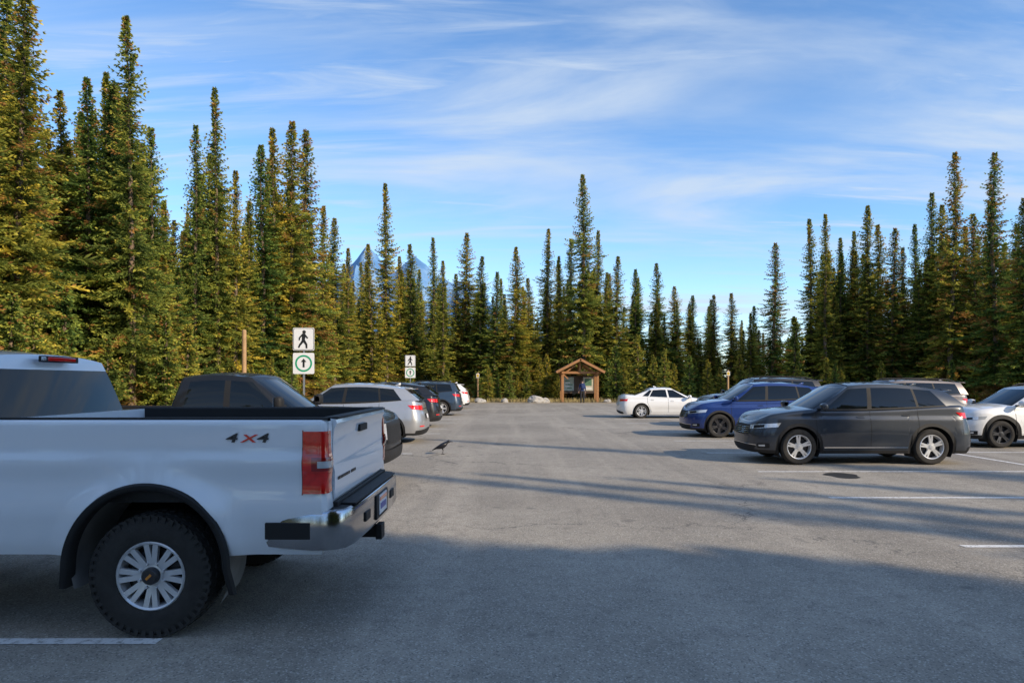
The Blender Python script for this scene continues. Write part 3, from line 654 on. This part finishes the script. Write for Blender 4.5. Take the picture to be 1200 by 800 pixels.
def tree_mesh(seed,H=15.,R=1.65,low=.06,dens=1.0,brown=.15,ragged=.35,top_club=0.):
    rg=np.random.default_rng(seed); V=[];F=[]
    n=8; rings=14; wob=rg.normal(0,.03,(rings,2)).cumsum(0)
    for i in range(rings):
        f=i/(rings-1); rr=.17*(1-f)**.9+.010; 
        for k in range(n): V.append((wob[i,0]+rr*math.cos(2*PI*k/n),wob[i,1]+rr*math.sin(2*PI*k/n),f*H*.99))
    for i in range(rings-1):
        for k in range(n): F.append((i*n+k,i*n+(k+1)%n,(i+1)*n+(k+1)%n,(i+1)*n+k))
    Vs=[np.array(V)];Ts=[np.full(len(V),.3)];Bs=[np.zeros(len(V))]; off=len(V)
    nb=int(520*dens) if H>8 else int(380*dens)
    fs=low+(1-low)*(np.arange(nb)+rg.random(nb))/nb
    fs=np.clip(fs,0,.996); ph=rg.random(4)*6.28
    gapaz=rg.random(9)*6.28; gapf=rg.uniform(.12,.92,9)
    for bi,f in enumerate(fs):
        z=f*H; az=bi*2.39996+rg.normal(0,.5)
        prof=((1-f)**.86)*(.62+.38*min(1,(f-low)/.12+.2))
        lump=1+.15*math.sin(f*31+ph[0]+.8*math.sin(az+ph[2]))+.12*math.sin(f*77+ph[1])
        Lb=R*prof*lump*(1-ragged+2*ragged*rg.random()*.9)+.13*(1-f)+.045
        if top_club and .8<f<.97: Lb*=1+top_club
        if rg.random()<.06: Lb*=1.35
        for ga,gf in zip(gapaz,gapf):
            if abs(f-gf)<.035 and abs((az-ga+PI)%(2*PI)-PI)<.9: Lb*=.4
        el=math.radians(-30+ 52*f**2.2+(35*max(0,f-.93)/.07)+rg.normal(0,8))
        K=max(3,int(Lb/.12)); t=np.linspace(.06,1,K)
        d=np.array([math.cos(az),math.sin(az)]); side=np.array([-d[1],d[0]])
        r=t*Lb*math.cos(el); zz=z+t*Lb*math.sin(el)+.16*Lb*(t**2)-.05*Lb*np.sin(t*PI)
        wi=min(rings-1,int(f*(rings-1)))
        bx=wob[wi,0]+d[0]*r; by=wob[wi,1]+d[1]*r
        btone=rg.normal(.42,.20); bb=1. if rg.random()<brown*(.2+1.7*f) else 0.
        dead=f<low+.08 and rg.random()<.5
        m=6
        P0=np.repeat(np.stack([bx,by,zz],1),m,0); tt=np.repeat(t,m); nt_=len(P0)
        sgn=np.tile([1,-1,1,-1,0,0],K)
        tl=(.08+.20*Lb*(1-tt)**.8+.04)*rg.uniform(.7,1.3,nt_); tl=np.minimum(tl,.36)
        fw=rg.uniform(.45,1.1,nt_); sd=sgn*rg.uniform(.5,1.0,nt_); up=rg.uniform(-.75,.15,nt_); up=np.where(sgn==0,rg.uniform(-.5,.5,nt_),up)
        D=np.stack([d[0]*fw+side[0]*sd,d[1]*fw+side[1]*sd,up],1); D/=np.linalg.norm(D,axis=1)[:,None]
        rnd=rg.normal(0,1,(nt_,3)); rnd[:,2]*=.5; Wd=np.cross(D,rnd+np.array([0,0,1.0])); Wd/=np.linalg.norm(Wd,axis=1)[:,None]
        wd=(.015+.025*rg.random(nt_))[:,None]
        if dead: wd*=.3
        tip=P0+D*tl[:,None]; mid=P0+D*(tl*.5)[:,None]
        Q=np.stack([P0,mid+Wd*wd,tip,mid-Wd*wd],1).reshape(-1,3)
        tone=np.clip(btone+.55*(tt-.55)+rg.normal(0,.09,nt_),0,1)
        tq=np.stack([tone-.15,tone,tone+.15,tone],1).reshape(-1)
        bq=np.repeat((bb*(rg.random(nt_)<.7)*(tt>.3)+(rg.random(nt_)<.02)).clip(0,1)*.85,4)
        if dead: tq*=.3; bq[:]=.5
        Vs.append(Q);Ts.append(np.clip(tq,0,1));Bs.append(bq)
    Va=np.concatenate(Vs);Ta=np.concatenate(Ts);Ba=np.concatenate(Bs)
    nq=(len(Va)-off)//4; loops=np.concatenate([np.array(F).reshape(-1),off+np.arange(nq*4)]); nf=len(F)+nq
    me=bpy.data.meshes.new('spruce_mesh'); me.vertices.add(len(Va)); me.vertices.foreach_set('co',Va.reshape(-1)); me.loops.add(len(loops)); me.loops.foreach_set('vertex_index',loops.astype(np.int32))
    me.polygons.add(nf); me.polygons.foreach_set('loop_start',(np.arange(nf)*4).astype(np.int32)); me.polygons.foreach_set('loop_total',np.full(nf,4,np.int32))
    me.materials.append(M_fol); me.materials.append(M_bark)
    me.polygons.foreach_set('material_index',np.r_[np.ones(len(F),np.int32),np.zeros(nq,np.int32)])
    me.update(calc_edges=True)
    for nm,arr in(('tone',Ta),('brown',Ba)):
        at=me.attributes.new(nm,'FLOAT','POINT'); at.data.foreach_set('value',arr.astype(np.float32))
    return me
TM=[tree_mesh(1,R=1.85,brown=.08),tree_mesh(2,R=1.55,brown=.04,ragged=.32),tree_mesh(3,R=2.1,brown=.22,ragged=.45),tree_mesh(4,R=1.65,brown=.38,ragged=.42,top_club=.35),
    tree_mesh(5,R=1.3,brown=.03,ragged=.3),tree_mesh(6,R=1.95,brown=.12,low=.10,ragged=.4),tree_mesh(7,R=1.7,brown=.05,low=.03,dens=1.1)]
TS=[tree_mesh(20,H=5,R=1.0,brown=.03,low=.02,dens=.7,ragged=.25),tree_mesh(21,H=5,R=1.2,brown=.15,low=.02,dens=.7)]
def tree(px,top,Y,k=None,wx=1.0,name='spruce_tree'):
    X=(px-600)/800*Y; h=1.7+(447-top)/800*Y
    k=random.randrange(7) if k is None else k
    o=bpy.data.objects.new(name,TM[k]); C.objects.link(o); o.location=(X,Y,-.05); s=h/15.
    w=wx*(.55*s+.45*random.uniform(.95,1.15)); o.scale=(w,w,s); o.rotation_euler=(random.uniform(-.015,.015),random.uniform(-.015,.015),random.random()*6.28); return o
sky=[(-40,-60,15,0),(8,-30,16,5),(28,60,21,0),(62,150,24,6),(72,105,24,1),(102,92,23,5),(126,82,25,1),(155,18,22.5,0),(182,150,28,0),(200,235,30,6),(226,145,31,1),(243,180,34,6),(256,100,32,1),(276,200,33,0),(290,235,37,4),(308,168,38,6),(322,150,39,1),(341,143,40,2),(364,152,42,3),(378,240,45,4),(393,255,50,5),(408,290,52,4),(436,285,58,6),(452,215,60,1),(468,300,62,4),(482,285,62,0),(509,278,64,4),(519,305,60,1),(534,320,64,0),(546,272,65,2),(562,300,63,0),(578,318,62,6),(600,288,62,5),(622,325,64,0),(640,268,66,1),(656,300,64,4),(668,280,67,0),(683,205,63,5),(699,270,65,4),(722,300,64,0),(744,315,66,6),(770,308,66,0),(790,335,64,2),(812,345,68,6),(832,345,66,3),(856,343,64,0),(880,358,66,6),(905,285,58,3),(930,370,62,2),(952,255,60,1),(967,250,58,4),(985,278,60,1),(1002,270,62,4),(1016,240,58,6),(1028,262,60,0),(1044,268,57,3),(1060,290,58,1),(1074,262,58,4),(1086,225,56,1),(1097,240,56,6),(1112,178,52,3),(1128,265,54,4),(1142,250,52,2),(1158,235,54,1),(1168,178,48,3),(1186,262,50,6),(1203,230,46,2),(1225,200,45,0)]
for px,top,Y,k in sky: tree(px,top,Y,k,wx={4:.95,1:1.0}.get(k,1.03)*(.88 if px<280 else 1.12))
SK=sorted([(p,t) for p,t,_,_ in sky])
def env(px):
    return max(t for p,t in SK if abs(p-px)<28) if any(abs(p-px)<28 for p,_ in SK) else 200
forest=empty('forest')
def ft(x,y,h,mesh=None,w=1.):
    me=mesh or random.choice(TM); o=bpy.data.objects.new('forest_tree',me); C.objects.link(o); o.parent=forest
    s=h/(15. if me in TM else 5.); ww=w*(.6*s+.4*(1 if me in TM else s)); o.location=(x,y,-.05); o.scale=(ww,ww,s); o.rotation_euler=(0,0,random.random()*6.28)
for i in range(330):
    px=random.uniform(-60,1260)
    if px<400: Xl=-random.uniform(13.5,28); Y=Xl*800/(px-600)
    else: Y=random.uniform(63,80) if px<880 else random.uniform(60 - (px-880)*.035,76)
    if Y<14 or Y>100: continue
    X=(px-600)/800*Y
    tp=env(px)+random.uniform(5,80); tp=min(tp,395); h=1.7+(447-tp)/800*Y
    ft(X,Y,min(h,19),w=1.05)
for i in range(220):
    px=random.uniform(-40,1240)
    if px<400: Xl=-random.uniform(9.8,15); Y=Xl*800/(px-600)
    else: Y=random.uniform(57.5,66) if px<880 else random.uniform(55 - (px-880)*.03,64)
    if Y<9 or Y>70: continue
    X=(px-600)/800*Y
    if abs(X-5.6)<3.2 and Y<61: continue
    ft(X,Y,random.uniform(.8,4.2),random.choice(TS))
for px,top,Y in((748,392,57),(778,408,56),(640,415,60),(722,405,58),(930,372,56)): 
    o=tree(px,top,Y,0,name='young_spruce_tree'); o.data=TS[0]; s=(1.7+(447-top)/800*Y)/5; o.scale=(s,s,s)
EL=math.radians(27); SX,SY=.82,-.572
def tiptree(tx,ty,h,w=1.15,m=None):
    c=1/math.tan(EL); ft(tx+h*c*SX,ty+h*c*SY,h,m or random.choice([TM[0],TM[2],TM[5],TM[6]]),w)
# rows whose long shadows cover the near part of the lot
for tx in np.arange(-18,-8,.8): tiptree(tx,11.4+random.uniform(-.3,.3),random.uniform(13.5,14.5),1.3)
for tx in np.arange(-8.2,-4.6,.5): tiptree(tx,9.2+random.uniform(-.2,.2),random.uniform(13.5,14.5),1.3)
for tx in np.arange(-4.8,-3.2,.4): tiptree(tx,8.3+random.uniform(-.1,.1),random.uniform(13,14),1.3)
for tx in np.arange(-3.4,2.2,.30): tiptree(tx,6.85+random.uniform(-.08,.08),random.uniform(12.5,13.3),1.4)
for tx in np.arange(2.0,9,.45): tiptree(tx,5.1+random.uniform(-.15,.15),random.uniform(12,13),1.3)
for tx in np.arange(-18,3,.8): tiptree(tx+.5,4.6+random.uniform(-.4,.4),random.uniform(12.5,14),1.3)
for tx in np.arange(-16,8,1.1): tiptree(tx,2.2+random.uniform(-.5,.5),random.uniform(12,14),1.3)
for tx,ty,h in((-3.2,13.4,18),(-.8,12.6,17.5),(1.8,12.0,17),(4.6,12.2,17.5),(8.4,12.0,17),(-2.5,20,20)): tiptree(tx,ty,h,.85,random.choice([TM[1],TM[4],TM[6]]))
for i in range(60):
    x=random.uniform(-40,30); y=random.uniform(-42,-24); ft(x,y,random.uniform(10,13))
for i in range(36):
    x=random.uniform(-30,-12.5); y=random.uniform(-18,16); ft(x,y,random.uniform(10,15))
for i in range(30):
    x=random.uniform(46,62); y=random.uniform(6,50); ft(x,y,random.uniform(9,12))
def grass():
    V=[];F=[]
    rg=np.random.default_rng(5)
    def tuft(x,y,h):
        for k in range(7):
            a_=rg.random()*6.28; w=.012+.01*rg.random(); l=h*rg.uniform(.5,1.2); b=rg.uniform(.1,.6)*l; px=x+rg.normal(0,.05);py=y+rg.normal(0,.05)
            o=len(V); V.extend([(px-w*math.sin(a_),py+w*math.cos(a_),-.01),(px+w*math.sin(a_),py-w*math.cos(a_),-.01),(px+b*math.cos(a_),py+b*math.sin(a_),l)]); F.append((o,o+1,o+2))
    for i in range(2600): tuft(-10-abs(rg.normal(0,1.6)),rg.uniform(8,58),.28)
    for i in range(2600): tuft(rg.uniform(-12,40),56.5+abs(rg.normal(0,1.8)),.35)
    for i in range(1200): tuft(22+abs(rg.normal(0,2.5)),rg.uniform(20,56),.32)
    me=bpy.data.meshes.new('grass'); me.from_pydata(V,[],F); me.materials.append(mat('dry_grass',(.38,.30,.13),rough=.8,noise=.4,ns=1)); o=bpy.data.objects.new('grass',me); C.objects.link(o)
grass()
def boulder(x,y,r,sz=.7):
    import mathutils
    bm=bmesh.new(); bmesh.ops.create_icosphere(bm,subdivisions=3,radius=1)
    sd=Vector((x*3,y*2,r))
    for v in bm.verts:
        n=mathutils.noise.noise(v.co*1.1+sd)*.5+mathutils.noise.noise(v.co*3+sd)*.15; v.co*=1+n
    me=bpy.data.meshes.new('boulder'); bm.to_mesh(me); bm.free(); me.materials.append(M_rock)
    o=bpy.data.objects.new('boulder',me); C.objects.link(o); o.location=(x,y,r*sz*.3); o.scale=(r,r*.8,r*sz)
for x,y,r in((1.9,55,.6),(2.7,55.3,.4),(9.3,55.5,.45),(10.2,56,.35),(-2.6,55.6,.4),(7.9,56.3,.3),(12.5,55.8,.4),(-.6,56,.3)): boulder(x,y,r)
# ---------------------------------------------------------------- mountain
def mountain():
    import mathutils
    prof=[(-1300,0),(-1000,230),(-820,430),(-690,520),(-640,600),(-590,560),(-540,480),(-490,500),(-430,560),(-380,520),(-330,450),(-260,430),(-200,450),(-150,400),(-80,340),(0,270),(200,150),(500,40),(700,0)]
    xs=[p[0] for p in prof];zs=[p[1] for p in prof]; P=[]
    for j in range(50):
        row=[]; v=j/49
        for x in np.linspace(-1300,700,140):
            h=np.interp(x,xs,zs); y=3000-900*v
            nz=mathutils.noise.fractal(Vector((x*.008,y*.008,0)),1,2,6)*70*(4*v*(1-v)*.8+.25)
            row.append((x,y,max(-5,h*(1-v)**1.15+nz-(5 if v>.97 else 0))))
        P.append(row)
    a=Acc(); a.grid(P,0); 
    m,nt,b=nmat('mountain_hazed_rock'); N=nt.nodes;L=nt.links; tc=N.new('ShaderNodeTexCoord'); n=N.new('ShaderNodeTexNoise'); n.inputs['Scale'].default_value=.012; n.inputs['Detail'].default_value=10
    L.new(tc.outputs['Object'],n.inputs['Vector']); r=N.new('ShaderNodeValToRGB'); e=r.color_ramp.elements; e[0].position=.4;e[0].color=(.10,.22,.42,1);e[1].position=.7;e[1].color=(.24,.38,.56,1)  # aerial haze is painted into the base colour as these sky-like blues
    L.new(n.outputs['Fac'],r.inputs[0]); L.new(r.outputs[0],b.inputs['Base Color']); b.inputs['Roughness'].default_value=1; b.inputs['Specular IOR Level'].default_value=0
    a.obj('mountain',[m],sharp=60)
mountain()
# ---------------------------------------------------------------- kiosk
def kiosk(x,y):
    par=empty('information_kiosk',(x,y,0)); a=Acc()
    for sx in(-1.45,1.45):
        for yy in(-.7,.7): a.box((sx,yy,1.2),(.22,.22,2.4),0)
        a.box((sx,0,2.45),(.2,2.2,.2),0)
    for yy in(-.7,.7):
        a.box((0,yy,2.45),(3.5,.18,.2),0); a.box((0,yy,2.9),(.16,.16,.75),0)
        for sg in(-1,1): a.box((sg*.75,yy,2.78),(.12,.12,1.0),0,Matrix.Rotation(sg*-.95,3,'Y'))
        for sg in(1,-1): a.box((sg*1.22,yy,2.15),(.1,.1,.65),0,Matrix.Rotation(sg*.8,3,'Y'))
    a.obj('timber_frame',[M_wood],par,bevel=.012)
    r=Acc(); sl=math.atan2(1.02,1.95)
    for sg in(-1,1):
        r.box((sg*.98,0,3.02),(2.28,2.7,.07),0,Matrix.Rotation(sg*sl,3,'Y'))
        r.box((sg*.98,-1.38,3.00),(2.3,.05,.2),1,Matrix.Rotation(sg*sl,3,'Y'))
        for q in range(8):
            d=.15+q*.27; r.box((sg*d*math.cos(sl)*1.0,0,3.60-d*math.sin(sl)),(.27,2.72,.02),0,Matrix.Rotation(sg*(sl+.05),3,'Y'))
    r.obj('roof',[M_shing,M_wood],par)
    b=Acc(); b.box((0,.55,1.45),(2.7,.06,1.5),0)
    b.box((-.82,.50,1.5),(.85,.03,1.15),1); b.box((.82,.50,1.5),(.85,.03,1.15),2)
    for q in range(5): b.box((-.82+random.uniform(-.15,.15),.48,1.15+q*.15),(.4,.006,.09),3+q%2)
    b.box((.82,.48,1.65),(.6,.006,.6),3); b.box((.82,.475,1.12),(.6,.006,.2),4)
    b.obj('notice_board',[M_wdark,mat('map_panel',(.35,.40,.33),noise=.6,ns=5),mat('poster_panel',(.55,.50,.38),noise=.4,ns=7),mat('poster_green',(.10,.2,.12),noise=.5),mat('paper',(.7,.7,.66))],par)
kiosk(5.65,57.5)
# ---------------------------------------------------------------- signs
def disc(a,cx,cz,r0,r1,y,mi,n=36):
    vs=[]
    for i in range(n):
        t=2*PI*i/n
        vs+= [(cx+r0*math.cos(t),y,cz+r0*math.sin(t)),(cx+r1*math.cos(t),y,cz+r1*math.sin(t))]
    a.add(vs,[(2*i,2*i+1,(2*i+3)%(2*n),(2*i+2)%(2*n)) for i in range(n)],mi)
def plate(a,cx,cz,w,h,y,mi,r=.05):
    vs=[]
    for qx,qz,t0 in((1,1,0),(-1,1,1),(-1,-1,2),(1,-1,3)):
        for t in np.linspace(t0*PI/2,(t0+1)*PI/2,6): vs.append((cx+qx*(w/2-r)+r*math.cos(t),y,cz+qz*(h/2-r)+r*math.sin(t)))
    n=len(vs); a.add(vs+[(x,y_+.003,z) for x,y_,z in vs],[tuple(range(n)),tuple(range(n,2*n))]+[(i,(i+1)%n,n+(i+1)%n,n+i) for i in range(n)],mi)
def ped_sign(x,y,rz=0):
    par=empty('pedestrian_sign',(x,y,0),rz)
    p=Acc(); p.box((0,.03,1.75),(.06,.04,3.55),0); 
    for z in(2.3,3.2): p.box((0,.005,z),(.5,.02,.04),0)
    p.obj('post',[M_steel],par)
    s=Acc(); plate(s,0,3.19,.74,.80,-.02,0); plate(s,0,2.34,.74,.74,-.02,0)
    plate(s,0,3.19,.70,.76,-.026,1); plate(s,0,3.19,.67,.73,-.032,0)
    q=-.034
    disc(s,.02,3.44,0.0005,.062,q,1)
    def seg(x0,z0,x1,z1,w0,w1,dy=0):
        dx,dz=x1-x0,z1-z0;l=math.hypot(dx,dz);nx,nz=-dz/l,dx/l
        s.add([(x0+nx*w0,q-dy,z0+nz*w0),(x0-nx*w0,q-dy,z0-nz*w0),(x1-nx*w1,q-dy,z1-nz*w1),(x1+nx*w1,q-dy,z1+nz*w1)],[(0,1,2,3)],1)
    seg(.01,3.38,-.01,3.12,.065,.055); seg(0,3.16,-.11,3.0,.048,.034,.002); seg(-.11,3.02,-.17,2.89,.034,.028,.004); seg(0,3.16,.10,3.0,.048,.034,.006); seg(.10,3.02,.11,2.87,.034,.028,.008)
    seg(.03,3.36,.15,3.22,.028,.022,.010); seg(-.02,3.36,-.13,3.24,.028,.022,.012); seg(-.13,3.26,-.14,3.15,.022,.018,.014)
    q=-.024
    disc(s,0,2.34,.235,.295,q,2); seg(0,2.20,0,2.39,.035,.035); s.add([(-.10,q,2.39),(.10,q,2.39),(0,q,2.51)],[(0,1,2)],1)
    s.obj('sign_plate',[M_white,M_signk,M_green],par,smooth=False,merge=0)
ped_sign(-7.32,24,.05); ped_sign(-7.3,49,0)
def wpost(x,y,h,r=.065,sign=False):
    par=empty('wooden_post' if not sign else 'trail_marker_post',(x,y,0)); a=Acc(); a.tube((0,0,0),(0,0,h),r,r*.93,12,0); a.tube((0,0,h),(0,0,h+.03),r*.93,r*.6,12,0)
    a.obj('post',[M_wood2],par)
    if sign:
        b=Acc(); b.box((0,-r-.012,h-.25),(.26,.02,.34),0); b.box((0,-r-.024,h-.25),(.20,.004,.26),1); b.obj('sign_plate',[M_white,mat('yellow',(.6,.4,.05))],par)
wpost(-7.65,19.5,3.15); wpost(-2.9,58,2.45,.07,True); wpost(17.4,55,2.6,.08,True)
# ---------------------------------------------------------------- person
def person(x,y,rz):
    par=empty('person',(x,y,0),rz)
    J={'pelvis':(0,0,.95,.115),'waist':(0,.0,1.08,.115),'chest':(0,.0,1.28,.145),'neckb':(0,0,1.47,.075),'neck':(0,.01,1.53,.055),'head':(0,.03,1.62,.085),'crown':(0,.02,1.71,.08)}
    E=[('pelvis','waist'),('waist','chest'),('chest','neckb'),('neckb','neck'),('neck','head'),('head','crown')]
    for s,n in((1,'l'),(-1,'r')):
        J['hip'+n]=(s*.095,0,.90,.10);J['knee'+n]=(s*.11,.02,.50,.065);J['ank'+n]=(s*.12,-.02,.10,.045);J['heel'+n]=(s*.12,-.03,.05,.045);J['toe'+n]=(s*.14,.17,.035,.035)
        J['sh'+n]=(s*.18,0,1.42,.065);J['el'+n]=(s*.25,-.03,1.13,.048);J['wr'+n]=(s*.27,.07,.90,.03);J['palm'+n]=(s*.272,.10,.83,.028)
        E+=[('pelvis','hip'+n),('hip'+n,'knee'+n),('knee'+n,'ank'+n),('ank'+n,'heel'+n),('heel'+n,'toe'+n),('chest','sh'+n),('sh'+n,'el'+n),('el'+n,'wr'+n),('wr'+n,'palm'+n)]
        for k,(dy,ln) in enumerate(((.035,.07),(.012,.08),(-.010,.075),(-.032,.06))):
            J[f'f{k}a'+n]=(s*.272,.10+dy,.79,.010);J[f'f{k}b'+n]=(s*.262,.115+dy,.79-ln*.6,.009);J[f'f{k}c'+n]=(s*.245,.12+dy,.79-ln,.008)
            E+=[('palm'+n,f'f{k}a'+n),(f'f{k}a'+n,f'f{k}b'+n),(f'f{k}b'+n,f'f{k}c'+n)]
        J['ta'+n]=(s*.255,.135,.84,.011);J['tb'+n]=(s*.245,.155,.80,.009); E+=[('palm'+n,'ta'+n),('ta'+n,'tb'+n)]
    ks=list(J); me=bpy.data.meshes.new('figure'); me.from_pydata([J[k][:3] for k in ks],[(ks.index(a),ks.index(b)) for a,b in E],[])
    o=bpy.data.objects.new('figure',me); C.objects.link(o); o.modifiers.new('Skin','SKIN'); sv=me.skin_vertices[0].data
    for i,k in enumerate(ks): sv[i].radius=(J[k][3]*(1.0),)*2; sv[i].use_root=(k=='pelvis')
    ss=o.modifiers.new('S','SUBSURF'); ss.levels=2; ss.render_levels=2
    bpy.context.view_layer.update(); dg=bpy.context.evaluated_depsgraph_get(); m2=bpy.data.meshes.new_from_object(o.evaluated_get(dg))
    bpy.data.objects.remove(o); m2.materials.clear()
    for m in(M_jacket,M_pants,M_skin,M_hair,M_black): m2.materials.append(m)
    for p in m2.polygons:
        c=p.center; p.use_smooth=True
        mi=0
        if c.z<.92 and abs(c.x)<.21: mi=1
        if c.z<.09: mi=4
        if c.z<.89 and abs(c.x)>.215: mi=2
        if c.z>1.52: mi=2
        if c.z>1.60 and (c.y<.045 or c.z>1.715): mi=3
        p.material_index=mi
    o=bpy.data.objects.new('figure',m2); C.objects.link(o); o.parent=par
    a=Acc(); a.loft([(0,.095,1.60,.001,.001),(0,.10,1.61,.012,.015)],8); a.box((0,.115,1.625),(.022,.03,.04),0)
    for s in(1,-1): a.box((s*.085,.025,1.63),(.015,.03,.055),0); a.box((s*.032,.108,1.65),(.02,.01,.012),1)
    a.box((0,.108,1.585),(.045,.01,.01),2); a.obj('face',[M_skin,M_signk,M_red],par,bevel=.004)
    a=Acc(); a.box((0,-.17,1.28),(.28,.15,.42),0); a.box((0,-.25,1.2),(.2,.05,.2),0)
    for s in(1,-1): a.box((s*.11,.0,1.40),(.05,.30,.06),0)
    a.obj('backpack',[M_jacket],par,bevel=.04,seg=3)
    par.scale=(1.04,1.04,1.04)
person(5.62,54.6,.2)
# ---------------------------------------------------------------- crow
def crow(x,y,rz):
    par=empty('crow',(x,y,0),rz); a=Acc()
    a.loft([(-.20,0,.13,.005,.004),(-.17,0,.14,.03,.02),(-.11,0,.165,.055,.045),(-.04,0,.19,.072,.066),(.03,0,.215,.072,.072),(.08,0,.245,.055,.058),(.105,0,.275,.042,.044),(.125,0,.297,.038,.038),(.15,0,.302,.033,.032),(.172,0,.298,.018,.017),(.178,0,.297,.013,.012)],16)
    a.loft([(.172,0,.297,.014,.014),(.20,0,.296,.010,.011),(.225,0,.288,.005,.006),(.235,0,.280,.001,.001)],10)
    a.grid([[(-.15,-.025,.150),(-.15,.025,.150)],[(-.24,-.035,.105),(-.24,.035,.105)],[(-.31,-.04,.065),(-.31,.04,.065)],[(-.32,-.02,.06),(-.32,.02,.06)],[(-.24,-.03,.090),(-.24,.03,.090)],[(-.15,-.02,.13),(-.15,.02,.13)]])
    for s in(1,-1):
        a.loft([(.07,s*.05,.235,.012,.02),(.03,s*.068,.22,.016,.045),(-.05,s*.068,.195,.014,.048),(-.13,s*.05,.16,.010,.032),(-.20,s*.028,.125,.006,.016),(-.25,s*.015,.10,.002,.004)],10)
        a.tube((-.01,s*.03,.15),(.005,s*.035,.09),.018,.008,8); a.tube((.005,s*.035,.09),(-.005,s*.035,.012),.006,.005,6)
        for an in(-.4,0,.4,PI): a.tube((-.005,s*.035,.010),(-.005+.045*math.cos(an),s*.035+.045*math.sin(an),.005),.005,.002,5)
        a.tube((.150,s*.028,.307),(.150,s*.034,.308),.006,.004,8)
    a.obj('body',[M_crow],par,sharp=60)
crow(-1.62,16.0,.1)
# ---------------------------------------------------------------- light, sky, camera
sun=bpy.data.lights.new('sun','SUN'); sun.energy=5; sun.angle=math.radians(.55); sun.color=(1,.83,.60)
so=bpy.data.objects.new('sun',sun); C.objects.link(so); S=Vector((SX*math.cos(EL),SY*math.cos(EL),math.sin(EL))); so.rotation_euler=S.to_track_quat('Z','Y').to_euler()
w=bpy.data.worlds.new('World'); bpy.context.scene.world=w; w.use_nodes=True; nt=w.node_tree; N=nt.nodes;L=nt.links
bg=N['Background']; bg.inputs['Strength'].default_value=.15
st=N.new('ShaderNodeTexSky'); st.sky_type='NISHITA'; st.sun_disc=False; st.sun_elevation=EL; st.sun_rotation=math.atan2(SX,SY); st.altitude=1500; st.air_density=1.0; st.dust_density=.6; st.ozone_density=2.2
hs=N.new('ShaderNodeHueSaturation'); hs.inputs['Saturation'].default_value=1.12; hs.inputs['Value'].default_value=1.75; L.new(st.outputs[0],hs.inputs['Color'])
tc=N.new('ShaderNodeTexCoord'); sx=N.new('ShaderNodeSeparateXYZ'); L.new(tc.outputs['Generated'],sx.inputs[0])
def mth(op,a,b):
    m=N.new('ShaderNodeMath'); m.operation=op
    for i,v in((0,a),(1,b)):
        if isinstance(v,(int,float)): m.inputs[i].default_value=v
        else: L.new(v,m.inputs[i])
    return m.outputs[0]
zz=mth('ADD',mth('MAXIMUM',sx.outputs['Z'],0),.12); cx=mth('DIVIDE',sx.outputs['X'],zz); cy=mth('DIVIDE',sx.outputs['Y'],zz)
cb=N.new('ShaderNodeCombineXYZ'); L.new(cx,cb.inputs[0]); L.new(cy,cb.inputs[1])
def cn(sc,stretch,rot,det,dist,a,b,ro=.6,loc=(0,0,0)):
    mp=N.new('ShaderNodeMapping'); mp.inputs['Scale'].default_value=stretch; mp.inputs['Rotation'].default_value=(0,0,rot); mp.inputs['Location'].default_value=loc; L.new(cb.outputs[0],mp.inputs[0])
    n=N.new('ShaderNodeTexNoise'); n.inputs['Scale'].default_value=sc; n.inputs['Detail'].default_value=det; n.inputs['Distortion'].default_value=dist; n.inputs['Roughness'].default_value=ro; L.new(mp.outputs[0],n.inputs['Vector'])
    r=N.new('ShaderNodeMapRange'); r.interpolation_type='SMOOTHSTEP'; r.inputs[1].default_value=a; r.inputs[2].default_value=b; L.new(n.outputs['Fac'],r.inputs[0]); return r.outputs[0]
c1=cn(1.0,(.55,1.6,1),.5,10,.5,.40,.76,.56); c2=cn(2.2,(.5,2.6,1),-.5,10,.8,.46,.82,.60,(3,1,0)); c3=cn(.5,(1,1,1),0,4,.2,.30,.56,.5,(1,4,0)); c4=cn(2.6,(.35,2.2,1),.9,10,1.1,.50,.84,.60,(7,2,0))
cf=mth('MINIMUM',mth('ADD',mth('MULTIPLY',mth('MAXIMUM',c1,mth('MAXIMUM',mth('MULTIPLY',c2,.9),mth('MULTIPLY',c4,.6))),c3),mth('MULTIPLY',c1,.25)),.8)
mx=N.new('ShaderNodeMix'); mx.data_type='RGBA'; L.new(cf,mx.inputs[0]); L.new(hs.outputs[0],mx.inputs[6]); mx.inputs[7].default_value=(4.9,5.4,6.2,1)
gr=N.new('ShaderNodeMix'); gr.data_type='RGBA'; gr.blend_type='MULTIPLY'; gr.inputs[0].default_value=1; L.new(mx.outputs[2],gr.inputs[6]); gr.inputs[7].default_value=(.90,.95,.98,1)
L.new(gr.outputs[2],bg.inputs['Color'])
cam=bpy.data.cameras.new('camera'); co=bpy.data.objects.new('camera',cam); C.objects.link(co); co.location=(0,0,1.7); co.rotation_euler=(math.radians(90),0,0)
cam.lens=24; cam.sensor_width=36; cam.shift_y=47/1200; cam.clip_end=9000; cam.clip_start=.05
bpy.context.scene.camera=co
sc=bpy.context.scene; sc.view_settings.view_transform='Standard'; sc.view_settings.look='None'; sc.view_settings.exposure=0
